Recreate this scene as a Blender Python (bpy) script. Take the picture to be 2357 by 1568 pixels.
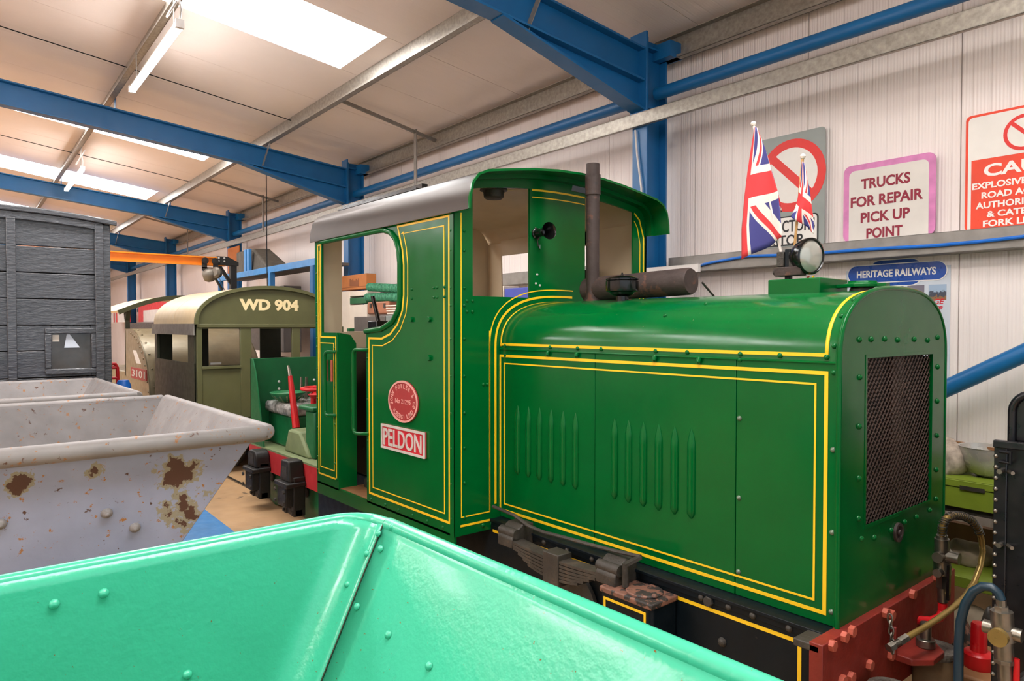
import bpy, bmesh, math, random
from mathutils import Vector as V, Matrix, Quaternion
random.seed(7)
for o in list(bpy.data.objects): bpy.data.objects.remove(o)
scn = bpy.context.scene
COL = scn.collection
PI = math.pi
# ------------------------------------------------------------------ camera
EYE = V((0, 0, 1.65)); FPX = 1630.0
YAW, PITCH = math.radians(39.5), math.radians(1.25)
cf = V((-math.cos(YAW)*math.cos(PITCH), math.sin(YAW)*math.cos(PITCH), -math.sin(PITCH)))
cr = V((math.sin(YAW), math.cos(YAW), 0)); cu = cr.cross(cf)
cam = bpy.data.cameras.new('camera'); cam.sensor_width = 36; cam.lens = FPX/2357*36
cam.clip_start = 0.02; cam.clip_end = 200
co = bpy.data.objects.new('camera', cam); COL.objects.link(co)
m = Matrix.Identity(4)
for i in range(3): m[i][0] = cr[i]; m[i][1] = cu[i]; m[i][2] = -cf[i]; m[i][3] = EYE[i]
co.matrix_world = m; scn.camera = co
# ------------------------------------------------------------------ light
w = bpy.data.worlds.new('overcast_sky'); scn.world = w; w.use_nodes = True
w.node_tree.nodes['Background'].inputs[0].default_value = (0.86, 0.93, 1.0, 1)
w.node_tree.nodes['Background'].inputs[1].default_value = 1.2
scn.view_settings.view_transform = 'Standard'; scn.view_settings.look = 'None'
scn.view_settings.gamma = 1; scn.view_settings.use_curve_mapping = False
scn.view_settings.exposure = 0.0
SKYLIGHT = 14.0; BATTEN = 75.0

# ------------------------------------------------------------------ measuring: photo pixel -> point on a known plane of the place
BW = math.radians(-1.6)
BX = V((math.cos(BW), math.sin(BW), 0)); BY = V((-math.sin(BW), math.cos(BW), 0))
def ray(x, y): return cf + cr*((x-1178.5)/FPX) - cu*((y-784)/FPX)
def px(x, y, X=None, Y=None, Z=None):
    d = ray(x, y)
    t = (X-EYE.x)/d.x if X is not None else (Y-EYE.y)/d.y if Y is not None else (Z-EYE.z)/d.z
    return EYE + d*t
def pb(x, y, B=None, A=None, Z=None):
    d = ray(x, y)
    t = B/d.dot(BY) if B is not None else A/d.dot(BX) if A is not None else (Z-EYE.z)/d.z
    q = d*t
    return V((q.dot(BX), q.dot(BY), q.z+EYE.z))
def bw(p): return BX*p[0] + BY*p[1] + V((0, 0, p[2]))      # shed coordinates (along, across, up) -> world

# ------------------------------------------------------------------ mesh helpers
class MB:
    def __init__(s, xf=None): s.v = []; s.f = []; s.xf = xf; s.uv = None
    def add(s, vs, fs):
        n = len(s.v)
        for p in vs: s.v.append(s.xf(p) if s.xf else V(p))
        for f in fs: s.f.append([i+n for i in f])
        return s
    def box(s, x0, x1, y0, y1, z0, z1):
        vs = [(x, y, z) for x in (x0, x1) for y in (y0, y1) for z in (z0, z1)]
        return s.add(vs, [(0,1,3,2),(4,6,7,5),(0,4,5,1),(2,3,7,6),(0,2,6,4),(1,5,7,3)])
    def hexa(s, b, t):           # bottom 4 pts, top 4 pts (same order)
        n = len(b); vs = list(b)+list(t)
        fs = [tuple(range(n))[::-1], tuple(range(n, 2*n))]
        fs += [(i, (i+1) % n, (i+1) % n+n, i+n) for i in range(n)]
        return s.add(vs, fs)
    def bar(s, p0, p1, up, w_, h):   # box from p0 to p1, w_ across, h along up
        p0 = V(p0); p1 = V(p1); d = (p1-p0).normalized(); up = V(up); sd = d.cross(up).normalized(); u = sd.cross(d).normalized()
        q = [sd*(a*w_/2)+u*(b*h/2) for a, b in ((-1,-1),(1,-1),(1,1),(-1,1))]
        return s.hexa([p0+k for k in q], [p1+k for k in q])
    def prism(s, poly, ax, a0, a1):
        f = {'x': lambda p, a: (a, p[0], p[1]), 'y': lambda p, a: (p[0], a, p[1]), 'z': lambda p, a: (p[0], p[1], a)}[ax]
        return s.hexa([f(p, a0) for p in poly], [f(p, a1) for p in poly])
    def ring(s, outer, inner, ax, a0, a1):   # open band between two polylines (same count), extruded
        f = {'x': lambda p, a: (a, p[0], p[1]), 'y': lambda p, a: (p[0], a, p[1]), 'z': lambda p, a: (p[0], p[1], a)}[ax]
        n = len(outer); vs = []
        for a in (a0, a1):
            vs += [f(p, a) for p in outer] + [f(p, a) for p in inner]
        fs = []
        for i in range(n-1):
            fs += [(i, i+1, n+i+1, n+i), (2*n+i, 3*n+i, 3*n+i+1, 2*n+i+1), (i, 2*n+i, 2*n+i+1, i+1), (n+i, n+i+1, 3*n+i+1, 3*n+i)]
        fs += [(0, n, 3*n, 2*n), (n-1, 3*n-1, 4*n-1, 2*n-1)]
        return s.add(vs, fs)
    def cyl(s, p0, p1, r0, r1=None, n=20, caps=True):
        return s.tube([p0, p1], [r0, r0 if r1 is None else r1], n, caps)
    def tube(s, pts, r, n=10, caps=True):
        pts = [V(p) for p in pts]; k = len(pts)
        rs = r if isinstance(r, (list, tuple)) else [r]*k
        T = []
        for i in range(k):
            a = pts[max(i-1, 0)]; b = pts[min(i+1, k-1)]; T.append((b-a).normalized())
        u = T[0].orthogonal().normalized(); vs = []
        for i in range(k):
            if i: u = (T[i-1].rotation_difference(T[i]) @ u)
            u = (u - T[i]*u.dot(T[i])).normalized(); vv = T[i].cross(u)
            vs += [pts[i] + (u*math.cos(2*PI*j/n)+vv*math.sin(2*PI*j/n))*rs[i] for j in range(n)]
        fs = []
        for i in range(k-1):
            for j in range(n):
                j2 = (j+1) % n; fs.append((i*n+j, i*n+j2, (i+1)*n+j2, (i+1)*n+j))
        if caps: fs += [tuple(range(n))[::-1], tuple(range((k-1)*n, k*n))]
        return s.add(vs, fs)
    def lathe(s, prof, org, ax, n=24):   # prof = [(r, h)]
        org = V(org); ax = V(ax).normalized(); u = ax.orthogonal().normalized(); vv = ax.cross(u)
        vs = [org + ax*h + (u*math.cos(2*PI*j/n)+vv*math.sin(2*PI*j/n))*max(r, 1e-4) for r, h in prof for j in range(n)]
        fs = [(i*n+j, i*n+(j+1) % n, (i+1)*n+(j+1) % n, (i+1)*n+j) for i in range(len(prof)-1) for j in range(n)]
        if prof[0][0] > 1e-3: fs.append(tuple(range(n))[::-1])
        if prof[-1][0] > 1e-3: fs.append(tuple(range((len(prof)-1)*n, len(prof)*n)))
        return s.add(vs, fs)
    def grid(s, rows):           # rows of points -> quads
        n = len(rows[0]); vs = [p for r in rows for p in r]
        fs = [(i*n+j, i*n+j+1, (i+1)*n+j+1, (i+1)*n+j) for i in range(len(rows)-1) for j in range(n-1)]
        return s.add(vs, fs)
    def ribbon(s, pts, nrm, wd, th=0.0012, closed=False):
        pts = [V(p) for p in pts]; nrm = V(nrm).normalized(); k = len(pts); L = []; R = []
        for i in range(k):
            if closed: a, b, c = pts[i-1], pts[i], pts[(i+1) % k]
            else: a, b, c = pts[max(i-1, 0)], pts[i], pts[min(i+1, k-1)]
            d1 = (b-a); d2 = (c-b)
            if d1.length < 1e-7: d1 = d2
            if d2.length < 1e-7: d2 = d1
            n1 = nrm.cross(d1.normalized()); n2 = nrm.cross(d2.normalized()); mm = (n1+n2).normalized()
            q = mm*(wd/2/max(0.4, mm.dot(n1)))
            L.append(b+q); R.append(b-q)
        o = nrm*th; vs = [p+o for p in L]+[p+o for p in R]+[p-o for p in L]+[p-o for p in R]; fs = []
        for i in range(k if closed else k-1):
            j = (i+1) % k
            fs += [(i, k+i, k+j, j), (i, j, 2*k+j, 2*k+i), (k+i, 3*k+i, 3*k+j, k+j)]
        return s.add(vs, fs)

ORG = {}
def obj(name, mb, mat, parent=None, ang=35, bevel=0, seg=2, solid=0, sub=0, fix=True):
    vs = mb.v
    lo = V((min(p[i] for p in vs) for i in range(3))); hi = V((max(p[i] for p in vs) for i in range(3)))
    c = V(((lo.x+hi.x)/2, (lo.y+hi.y)/2, lo.z))
    me = bpy.data.meshes.new(name); me.from_pydata([p-c for p in vs], [], mb.f); me.update()
    if fix:
        b = bmesh.new(); b.from_mesh(me); bmesh.ops.recalc_face_normals(b, faces=b.faces); b.to_mesh(me); b.free()
    if mb.uv:
        uvl = me.uv_layers.new(name='UVMap')
        for l in me.loops: uvl.data[l.index].uv = mb.uv[l.vertex_index]
    if ang:
        me.shade_smooth(); me.set_sharp_from_angle(angle=math.radians(ang))
    o = bpy.data.objects.new(name, me); COL.objects.link(o)
    me.materials.append(M[mat] if isinstance(mat, str) else mat)
    ORG[o] = c; o.location = c - (ORG[parent] if parent else V((0, 0, 0)))
    if parent: o.parent = parent
    if solid:
        md = o.modifiers.new('solid', 'SOLIDIFY'); md.thickness = solid; md.offset = 0
    if sub:
        md = o.modifiers.new('sub', 'SUBSURF'); md.levels = sub; md.render_levels = sub
    if bevel:
        md = o.modifiers.new('bevel', 'BEVEL'); md.width = bevel; md.segments = seg; md.limit_method = 'ANGLE'; md.angle_limit = math.radians(40)
    return o
def thing(name, label, cat, loc, group=None):
    o = bpy.data.objects.new(name, None); COL.objects.link(o); o.location = loc; ORG[o] = V(loc)
    o.empty_display_size = 0.1
    return tag(o, label, cat, group)
def tag(o, label, cat, group=None):
    o['label'] = label; o['category'] = cat
    if group: o['group'] = group
    return o
def struct(o): o['kind'] = 'structure'; return o
def inst(name, me, pos, nrm, parent=None, scale=1.0, spin=0.0):   # linked copy of a shared mesh whose +Z is its outward side
    o = bpy.data.objects.new(name, me); COL.objects.link(o)
    q = V((0, 0, 1)).rotation_difference(V(nrm).normalized()) @ Quaternion((0, 0, 1), spin)
    o.rotation_mode = 'QUATERNION'; o.rotation_quaternion = q; o.scale = (scale,)*3
    ORG[o] = V(pos); o.location = V(pos) - (ORG[parent] if parent else V((0, 0, 0)))
    if parent: o.parent = parent
    return o
def shared(name, mb, mat, ang=40):
    me = bpy.data.meshes.new(name); me.from_pydata(mb.v, [], mb.f); me.materials.append(M[mat])
    b = bmesh.new(); b.from_mesh(me); bmesh.ops.recalc_face_normals(b, faces=b.faces); b.to_mesh(me); b.free()
    me.shade_smooth(); me.set_sharp_from_angle(angle=math.radians(ang)); return me
def fillet(pts, r, n=6, closed=False):    # round the corners of a 2-D polyline; r one value or a list
    out = []; k = len(pts); P2 = [V((p[0], p[1])) for p in pts]
    for i in range(k):
        ri = r[i] if isinstance(r, (list, tuple)) else r
        if (not closed and i in (0, k-1)) or ri <= 0: out.append(tuple(P2[i])); continue
        a, b, c = P2[i-1], P2[i], P2[(i+1) % k]
        d1 = (a-b).normalized(); d2 = (c-b).normalized(); an = d1.angle(d2)
        if abs(an-PI) < 0.02: out.append(tuple(b)); continue
        t = min(ri/math.tan(an/2), (a-b).length*.49, (c-b).length*.49); rr = t*math.tan(an/2)
        ce = b + (d1+d2).normalized()*(rr/math.sin(an/2)); s0 = b+d1*t-ce; s1 = b+d2*t-ce
        tot = s0.angle_signed(s1)
        for j in range(n+1):
            x = -tot*j/n; out.append((ce.x+s0.x*math.cos(x)-s0.y*math.sin(x), ce.y+s0.x*math.sin(x)+s0.y*math.cos(x)))
    return out
def text(name, s, mat, parent, org, xd, yd, wd, ht, off=0.0, ext=0.001, shear=0.0, flip=None):
    """lettering scaled to fill wd x ht, lower-left corner at org, reading along xd"""
    mb = MB(); textmb(mb, s, org, xd, yd, wd, ht, off, ext, shear)
    return obj(name, mb, mat, parent, ang=30)
def textmb(mb, s, org, xd, yd, wd, ht, off=0.0, ext=0.001, shear=0.0):
    cu_ = bpy.data.curves.new('lettering', 'FONT'); cu_.body = s; cu_.size = 1; cu_.offset = off; cu_.extrude = 0.01; cu_.shear = shear; cu_.resolution_u = 3
    t = bpy.data.objects.new('lettering', cu_); COL.objects.link(t)
    bpy.context.view_layer.update()
    me = bpy.data.meshes.new_from_object(t.evaluated_get(bpy.context.evaluated_depsgraph_get()))
    xs = [v.co.x for v in me.vertices]; ys = [v.co.y for v in me.vertices]
    x0, x1, y0, y1 = min(xs), max(xs), min(ys), max(ys); xd = V(xd).normalized(); yd = V(yd).normalized(); zd = xd.cross(yd)
    org = V(org)
    mb.add([org + xd*((v.co.x-x0)/(x1-x0)*wd) + yd*((v.co.y-y0)/(y1-y0)*ht) + zd*(ext if v.co.z > 0 else 0) for v in me.vertices], [list(p.vertices) for p in me.polygons])
    bpy.data.objects.remove(t); bpy.data.curves.remove(cu_); bpy.data.meshes.remove(me)

# ------------------------------------------------------------------ materials
M = {}
def lin(h):
    h = h.lstrip('#'); c = [int(h[i:i+2], 16)/255 for i in (0, 2, 4)]
    return tuple(x/12.92 if x <= .04045 else ((x+.055)/1.055)**2.4 for x in c) + (1,)
class NT:
    def __init__(s, mat): s.t = mat.node_tree; s.n = s.t.nodes; s.l = s.t.links
    def node(s, k, **kw):
        n = s.n.new(k)
        for a, b in kw.items(): setattr(n, a, b)
        return n
    def put(s, n, i, val):
        if hasattr(val, 'links') or hasattr(val, 'is_linked'): s.l.new(val, n.inputs[i])
        else: n.inputs[i].default_value = val
    def math(s, op, a, b=0.0, c=None):
        n = s.node('ShaderNodeMath', operation=op); s.put(n, 0, a); s.put(n, 1, b)
        if c is not None: s.put(n, 2, c)
        return n.outputs[0]
    def mix(s, f, a, b):
        n = s.node('ShaderNodeMix', data_type='RGBA'); s.put(n, 0, f); s.put(n, 6, a); s.put(n, 7, b); return n.outputs[2]
    def noise(s, vec, scale, detail=3, rough=.55):
        n = s.node('ShaderNodeTexNoise'); s.l.new(vec, n.inputs['Vector']); n.inputs['Scale'].default_value = scale
        n.inputs['Detail'].default_value = detail; n.inputs['Roughness'].default_value = rough; return n.outputs['Fac']
    def ramp(s, f, a, b):
        n = s.node('ShaderNodeMapRange'); s.put(n, 0, f); n.inputs[1].default_value = a; n.inputs[2].default_value = b; return n.outputs[0]
    def bump(s, h, st, dist=0.01, prev=None):
        n = s.node('ShaderNodeBump'); n.inputs['Strength'].default_value = st; n.inputs['Distance'].default_value = dist; s.l.new(h, n.inputs['Height'])
        if prev: s.l.new(prev, n.inputs['Normal'])
        return n.outputs[0]
def mat(name, col, rough=.5, metal=0.0, var=.12, vscale=6, bump=0.0, bscale=40, specks=None, coat=0.0, stretch=(1, 1, 1), rvar=.1, spec=.5, emit=0, alpha=None, trans=0):
    """specks: list of (hex colour, noise scale, threshold)"""
    m = bpy.data.materials.new(name); m.use_nodes = True; M[name] = m
    t = NT(m); b = t.n['Principled BSDF']; c = lin(col)
    tc = t.node('ShaderNodeTexCoord').outputs['Object']
    mp = t.node('ShaderNodeMapping'); mp.inputs['Scale'].default_value = stretch; t.l.new(tc, mp.inputs[0]); vec = mp.outputs[0]
    nz = t.noise(vec, vscale)
    dark = tuple(x*(1-var) for x in c[:3])+(1,); lite = tuple(min(1, x*(1+var)) for x in c[:3])+(1,)
    colr = t.mix(t.ramp(nz, .3, .7), dark, lite)
    for (h, sc, th) in (specks or []):
        colr = t.mix(t.ramp(t.noise(vec, sc, 4, .65), th, th+.04), colr, lin(h))
    t.l.new(colr, b.inputs['Base Color'])
    rr = t.node('ShaderNodeMapRange'); t.l.new(t.noise(vec, vscale*2.3), rr.inputs[0]); rr.inputs[1].default_value = .25; rr.inputs[2].default_value = .75
    rr.inputs[3].default_value = max(.03, rough-rvar); rr.inputs[4].default_value = min(1, rough+rvar); t.l.new(rr.outputs[0], b.inputs['Roughness'])
    b.inputs['Metallic'].default_value = metal; b.inputs['Coat Weight'].default_value = coat; b.inputs['Coat Roughness'].default_value = .08
    b.inputs['Specular IOR Level'].default_value = spec
    if bump: t.l.new(t.bump(t.noise(vec, bscale, 2), bump, .01), b.inputs['Normal'])
    if emit:
        b.inputs['Emission Color'].default_value = c; b.inputs['Emission Strength'].default_value = emit
    if trans: b.inputs['Transmission Weight'].default_value = trans
    return m
mat('loco_green', '#005a25', .2, var=.08, vscale=4, bump=.05, bscale=5, rvar=.06, spec=.22)
mat('loco_green_hood', '#005e28', .18, var=.10, vscale=3, bump=.16, bscale=2.2, rvar=.07, spec=.45, specks=[('#8f8a6c', 60, .70)])
mat('lining_yellow', '#f4c51e', .4, var=.05)
mat('cream_paint', '#d8c3a2', .5, var=.06, vscale=3)
mat('roof_metal', '#3d3530', .36, metal=.6, var=.05, vscale=3, rvar=.02)
mat('frame_black', '#0a1319', .45, var=.2, vscale=8, bump=.08, spec=.22, specks=[('#3a332b', 30, .70)])
mat('grimy_black', '#37322c', .55, var=.3, vscale=12, bump=.3, bscale=60, specks=[('#4a3f34', 14, .6)])
mat('gloss_black', '#0c0c0c', .2, var=.1, bump=.03)
mat('buffer_red', '#7a2218', .5, var=.2, vscale=7, bump=.15, bscale=50, specks=[('#6b3a2a', 12, .68)])
mat('bolt_pink', '#b05340', .5, var=.15)
mat('bright_red', '#c4161c', .35, var=.12)
mat('plate_red', '#c21f2e', .4, var=.1)
mat('oval_red', '#9c2b2c', .5, var=.15)
mat('oval_pink', '#d99a92', .5, var=.1)
mat('cast_silver', '#cfcac4', .4, metal=.15, var=.1)
mat('steel', '#8a8378', .35, metal=.9, var=.2, vscale=15)
mat('brass', '#9c8148', .3, metal=.5, var=.15)
mat('exhaust_rust', '#3b2e2a', .7, var=.25, vscale=10, bump=.3, bscale=40, specks=[('#5c3d30', 8, .58), ('#2a2523', 14, .66)])
mat('grille_brown', '#5a4a43', .5, metal=.4, var=.25, vscale=12)
mat('radiator_dark', '#1d1715', .7, var=.2)
mat('mint_green', '#44b894', .25, var=.06, vscale=2.5, bump=.12, bscale=55, coat=.3, rvar=.05, specks=[('#7a5a2c', 60, .685)])
mat('galvanised', '#9c968c', .42, metal=.55, var=.22, vscale=30, stretch=(1, 1, 1))
mat('galvanised_dull', '#8f8a84', .5, metal=.4, var=.15, vscale=10)
mat('portal_blue', '#10629b', .40, var=.08, vscale=3)
mat('rack_blue', '#3f86c4', .4, var=.08)
mat('cable_blue', '#1f6fd0', .4)
mat('sign_grey', '#8e9490', .45, metal=.2, var=.08)
mat('sign_white', '#e9e4dd', .4, var=.04)
mat('sign_cream', '#dbd5cd', .45, var=.05, specks=[('#8f8577', 40, .74)])
mat('sign_red', '#e02720', .4, var=.05)
mat('sign_orange', '#e8401c', .35, var=.12, vscale=5)
mat('sign_pink', '#d27fb4', .45, var=.15, vscale=10)
mat('letter_maroon', '#8c1230', .5, var=.03)
mat('letter_black', '#1a1a1c', .5, var=.03)
mat('letter_white', '#f2efe9', .5, var=.03)
mat('letter_cream', '#f0dca8', .5, var=.04)
mat('poster_paper', '#ccd3dd', .35, var=.03)
mat('poster_blue', '#2150a8', .3, var=.06)
mat('van_grey', '#404145', .3, var=.12, vscale=6, bump=.8, bscale=34, stretch=(1, .4, 1.5), coat=.6, rvar=.1)
mat('olive', '#5a5a38', .45, var=.10, vscale=4, bump=.05)
mat('olive_dark', '#3c3d2a', .55, var=.12)
mat('olive_roof', '#dcc193', .38, var=.05)
mat('armour_olive', '#8c7f63', .38, metal=.25, var=.15, vscale=5, bump=.08)
mat('green_tractor', '#156338', .4, var=.1)
mat('green_deck', '#77835c', .6, var=.15)
mat('frame_red', '#bb3136', .45, var=.12)
mat('crane_orange', '#f08a1c', .4, var=.05)
mat('crane_black', '#26221e', .5, var=.2)
mat('hoist_grey', '#6f675c', .45, metal=.4, var=.2)
mat('cardboard', '#b8713a', .75, var=.06)
mat('cardboard_dark', '#8a5230', .8, var=.05)
mat('box_white', '#dfd3c4', .6, var=.05)
mat('box_grey', '#625b56', .6, var=.1)
mat('box_blue', '#4a55b4', .45, var=.08)
mat('leather_tan', '#a76a4c', .5, var=.15)
mat('rope_green', '#3f8a66', .6, var=.3, vscale=40)
mat('tarp', '#4c463d', .7, var=.2)
mat('chipboard', '#a85f24', .7, var=.08)
mat('bench_green', '#7c8f2c', .4, var=.12, specks=[('#a7b06a', 30, .7)])
mat('bowl_clear', '#b9b4ac', .25, var=.05, metal=.3)
mat('rag', '#a8998a', .85, var=.35, vscale=25)
mat('wood', '#8a5f3a', .65, var=.2, stretch=(1, 1, .2))
mat('wood_pale', '#d99b4a', .5, var=.25, vscale=14)
mat('stump_top', '#4a443d', .45, var=.6, vscale=30, bump=.9, bscale=45)
mat('stump_side', '#5e4a33', .7, var=.3, vscale=15)
mat('stone', '#9c8b75', .8, var=.3, vscale=8, bump=.4, bscale=20)
mat('hose_blue', '#152d3a', .4, var=.15)
mat('glass_lamp', '#b8b5ac', .12, metal=.3, var=.1)
mat('flag_white', '#e6ddd4', .7)
mat('cane', '#c89a5e', .5)
mat('plastic_sheet', '#8d8a86', .15, var=.5, vscale=20, bump=.9, bscale=25)
mat('tank_black', '#121216', .32, var=.25, vscale=10, bump=.12, bscale=18)
mat('skylight_sheet', '#ffffff', .5, emit=SKYLIGHT)
mat('lamp_diffuser', '#fff8f4', .5, emit=BATTEN)
mat('lamp_body', '#d9d4d0', .4)
mat('warning_yellow', '#f2b418', .4)
mat('banner_red', '#d0212f', .45)
mat('banner_white', '#d8d2cd', .5, var=.06)
mat('paint_blue_floor', '#3f7fb8', .5)
mat('window_dark', '#3a342e', .1, var=.3, spec=.8)
mat('wall_shadow_gap', '#d2c9c4', .7)
mat('bolt_dull', '#6c7a68', .4, metal=.5)
mat('rust_paint', '#7d5545', .6, var=.3, vscale=14, bump=.2, specks=[('#2c2724', 18, .50)])
mat('hopper_dull', '#86817f', .5, var=.14, vscale=5, bump=.1, bscale=25, specks=[('#9a6a42', 26, .62), ('#5c4033', 22, .65)])
mat('axle_black', '#1b1917', .5, var=.3, vscale=12, bump=.2)
mat('rubber', '#1b1a1a', .6)
# walls and roof sheets: ribbed
def ribbed(name, col, pitch, st, rough, fine=.02):
    m = mat(name, col, rough, var=.03, vscale=1.2); t = NT(m); b = t.n['Principled BSDF']
    tc = t.node('ShaderNodeTexCoord').outputs['Object']
    sx = t.node('ShaderNodeSeparateXYZ'); t.l.new(tc, sx.inputs[0]); x = sx.outputs[0]
    a = t.math('ABSOLUTE', t.math('SUBTRACT', t.math('FRACT', t.math('DIVIDE', x, pitch)), .5))
    h = t.ramp(a, .0, .10)
    f = t.math('SINE', t.math('MULTIPLY', x, 2*PI/fine))
    n1 = t.bump(h, st, .003); n2 = t.bump(f, st*.35, .002, n1); t.l.new(n2, b.inputs['Normal'])
    return m
ribbed('wall_sheet', '#efe4df', .1, 1.0, .42)
ribbed('roof_sheet', '#f3e7e1', .125, .35, .5, .025)
def floor_mat():
    m = mat('concrete_floor', '#b8946c', .6, var=.18, vscale=2.2, bump=.1, bscale=60, specks=[('#6f5a42', 2.6, .62), ('#c7ab84', 5, .68)])
floor_mat()
# grey hopper: blue-grey paint with rust blooms where the paint has gone
def hopper_mat():
    m = mat('hopper_grey', '#a2abc6', .45, var=.08, vscale=5, bump=.1, bscale=25, specks=[('#b07a45', 26, .635), ('#5c4033', 22, .665)])
    t = NT(m); b = t.n['Principled BSDF']; src = b.inputs['Base Color'].links[0].from_socket
    pos = t.node('ShaderNodeNewGeometry').outputs['Position']
    nz = t.noise(pos, 14, 4, .65); out = src
    for (cx, cy, r) in ((413, 1088, .095), (443, 1190, .125), (330, 1200, .05), (45, 1115, .05), (222, 1085, .035)):
        c = px(cx, cy, X=-3.62)
        d = t.node('ShaderNodeVectorMath', operation='DISTANCE'); t.l.new(pos, d.inputs[0]); d.inputs[1].default_value = c
        e = t.math('ADD', t.math('DIVIDE', d.outputs['Value'], r), t.math('MULTIPLY', t.math('SUBTRACT', nz, .5), 2.6))
        out = t.mix(t.ramp(e, 1.05, .98), out, lin('#a09a86')); out = t.mix(t.ramp(e, .78, .70), out, lin('#5a3d33'))
    t.l.new(out, b.inputs['Base Color'])
hopper_mat()
# printed cloth: union flag from the cloth's own UV (u 0..1 fly, v 0..1 hoist)
def flag_mat():
    m = bpy.data.materials.new('flag_print'); m.use_nodes = True; M['flag_print'] = m; t = NT(m); b = t.n['Principled BSDF']
    uv = t.node('ShaderNodeUVMap').outputs[0]; s = t.node('ShaderNodeSeparateXYZ'); t.l.new(uv, s.inputs[0])
    x = t.math('MULTIPLY_ADD', s.outputs[0], 60, -30); y = t.math('MULTIPLY_ADD', s.outputs[1], 30, -15)
    ax = t.math('ABSOLUTE', x); ay = t.math('ABSOLUTE', y); y2 = t.math('MULTIPLY', y, 2); sg = t.math('SIGN', x)
    d1 = t.math('DIVIDE', t.math('SUBTRACT', x, y2), 2.236); d2 = t.math('DIVIDE', t.math('ADD', x, y2), 2.236)
    lt = lambda a, k: t.math('LESS_THAN', a, k)
    wd = t.math('MAXIMUM', lt(t.math('ABSOLUTE', d1), 3), lt(t.math('ABSOLUTE', d2), 3))
    r1 = lt(t.math('ABSOLUTE', t.math('ADD', t.math('MULTIPLY', d1, sg), -1.0)), 1.0)
    r2 = lt(t.math('ABSOLUTE', t.math('ADD', t.math('MULTIPLY', d2, sg), 1.0)), 1.0)
    rd = t.math('MAXIMUM', r1, r2)
    wc = t.math('MAXIMUM', lt(ax, 5), lt(ay, 5)); rc = t.math('MAXIMUM', lt(ax, 3), lt(ay, 3))
    c = lin('#3a3a7e')
    for f, h in ((wd, '#e4dad2'), (rd, '#d2353a'), (wc, '#e4dad2'), (rc, '#d2353a')): c = t.mix(f, c, lin(h))
    t.l.new(c, b.inputs['Base Color']); b.inputs['Roughness'].default_value = .7
flag_mat()
# small printed photographs on the poster (sky, smoke, ground bands)
def photo_mat(name, sky, mid, gnd, sc):
    m = bpy.data.materials.new(name); m.use_nodes = True; M[name] = m; t = NT(m); b = t.n['Principled BSDF']
    tc = t.node('ShaderNodeTexCoord').outputs['Generated']; s = t.node('ShaderNodeSeparateXYZ'); t.l.new(tc, s.inputs[0])
    n = t.noise(tc, sc, 4); z = t.math('ADD', s.outputs[2], t.math('MULTIPLY', t.math('SUBTRACT', n, .5), .8))
    c = t.mix(t.ramp(z, .5, .62), lin(mid), lin(sky)); c = t.mix(t.ramp(z, .22, .26), lin(gnd), c)
    t.l.new(c, b.inputs['Base Color']); b.inputs['Roughness'].default_value = .35
photo_mat('photo_a', '#9fb4cc', '#4b4f5c', '#8f6b4a', 6); photo_mat('photo_b', '#7a7482', '#b7b4b0', '#4f463e', 5); photo_mat('photo_c', '#58535c', '#c9c6c4', '#3d3734', 7)

# ================================================================== SHED
WALL = 4.95
def roofz(b): return 4.115 + .14*(WALL-b)
A0, A1 = -34.0, 4.2
RB = -2.2; FB = -9.35          # ridge and opposite wall
mb = MB(bw); mb.box(A0, A1+4, FB, WALL+.1, -.1, 0)
floor = struct(obj('floor', mb, 'concrete_floor', ang=0)); floor['label'] = 'worn brown concrete shed floor'
q = [pb(x, y, Z=0) for x, y in ((505, 1190), (543, 1212), (520, 1235), (482, 1215))]
mb = MB(bw); mb.box(-9.0, -5.2, 1.25, 1.70, 0.0, .003); obj('painted_line', mb, 'paint_blue_floor', floor)
# wall of one-metre sandwich panels, each its own sheet
mb = MB(bw); mb.box(A0, A1, WALL+.02, WALL+.08, 0, 4.2)
wall = struct(obj('wall_back', mb, 'wall_shadow_gap', ang=0)); wall['label'] = 'white ribbed sheet wall behind the green locomotive'
mb = MB(); mb.box(-.5045, .5045, -.03, .03, 0, 4.16); pan = shared('wall_panel', mb, 'wall_sheet', 30)
a = -1.79+1.015*5
while a > A0:
    p = bw((a-.5075, WALL+.03, 0)); o = inst('wall_panel', pan, p, (0, 0, 1), wall); o.rotation_quaternion = Quaternion((0, 0, 1), BW); a -= 1.015
mb = MB(bw); mb.box(A0-.1, A0, FB, WALL, 0, 5.2); struct(obj('wall_end', mb, 'wall_sheet', ang=0))['label'] = 'far gable wall of the shed'
mb = MB(bw); mb.box(A0, A1, FB-.1, FB, 0, 4.3); struct(obj('wall_front', mb, 'wall_sheet', ang=0))['label'] = 'opposite side wall of the shed behind the camera'
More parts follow.
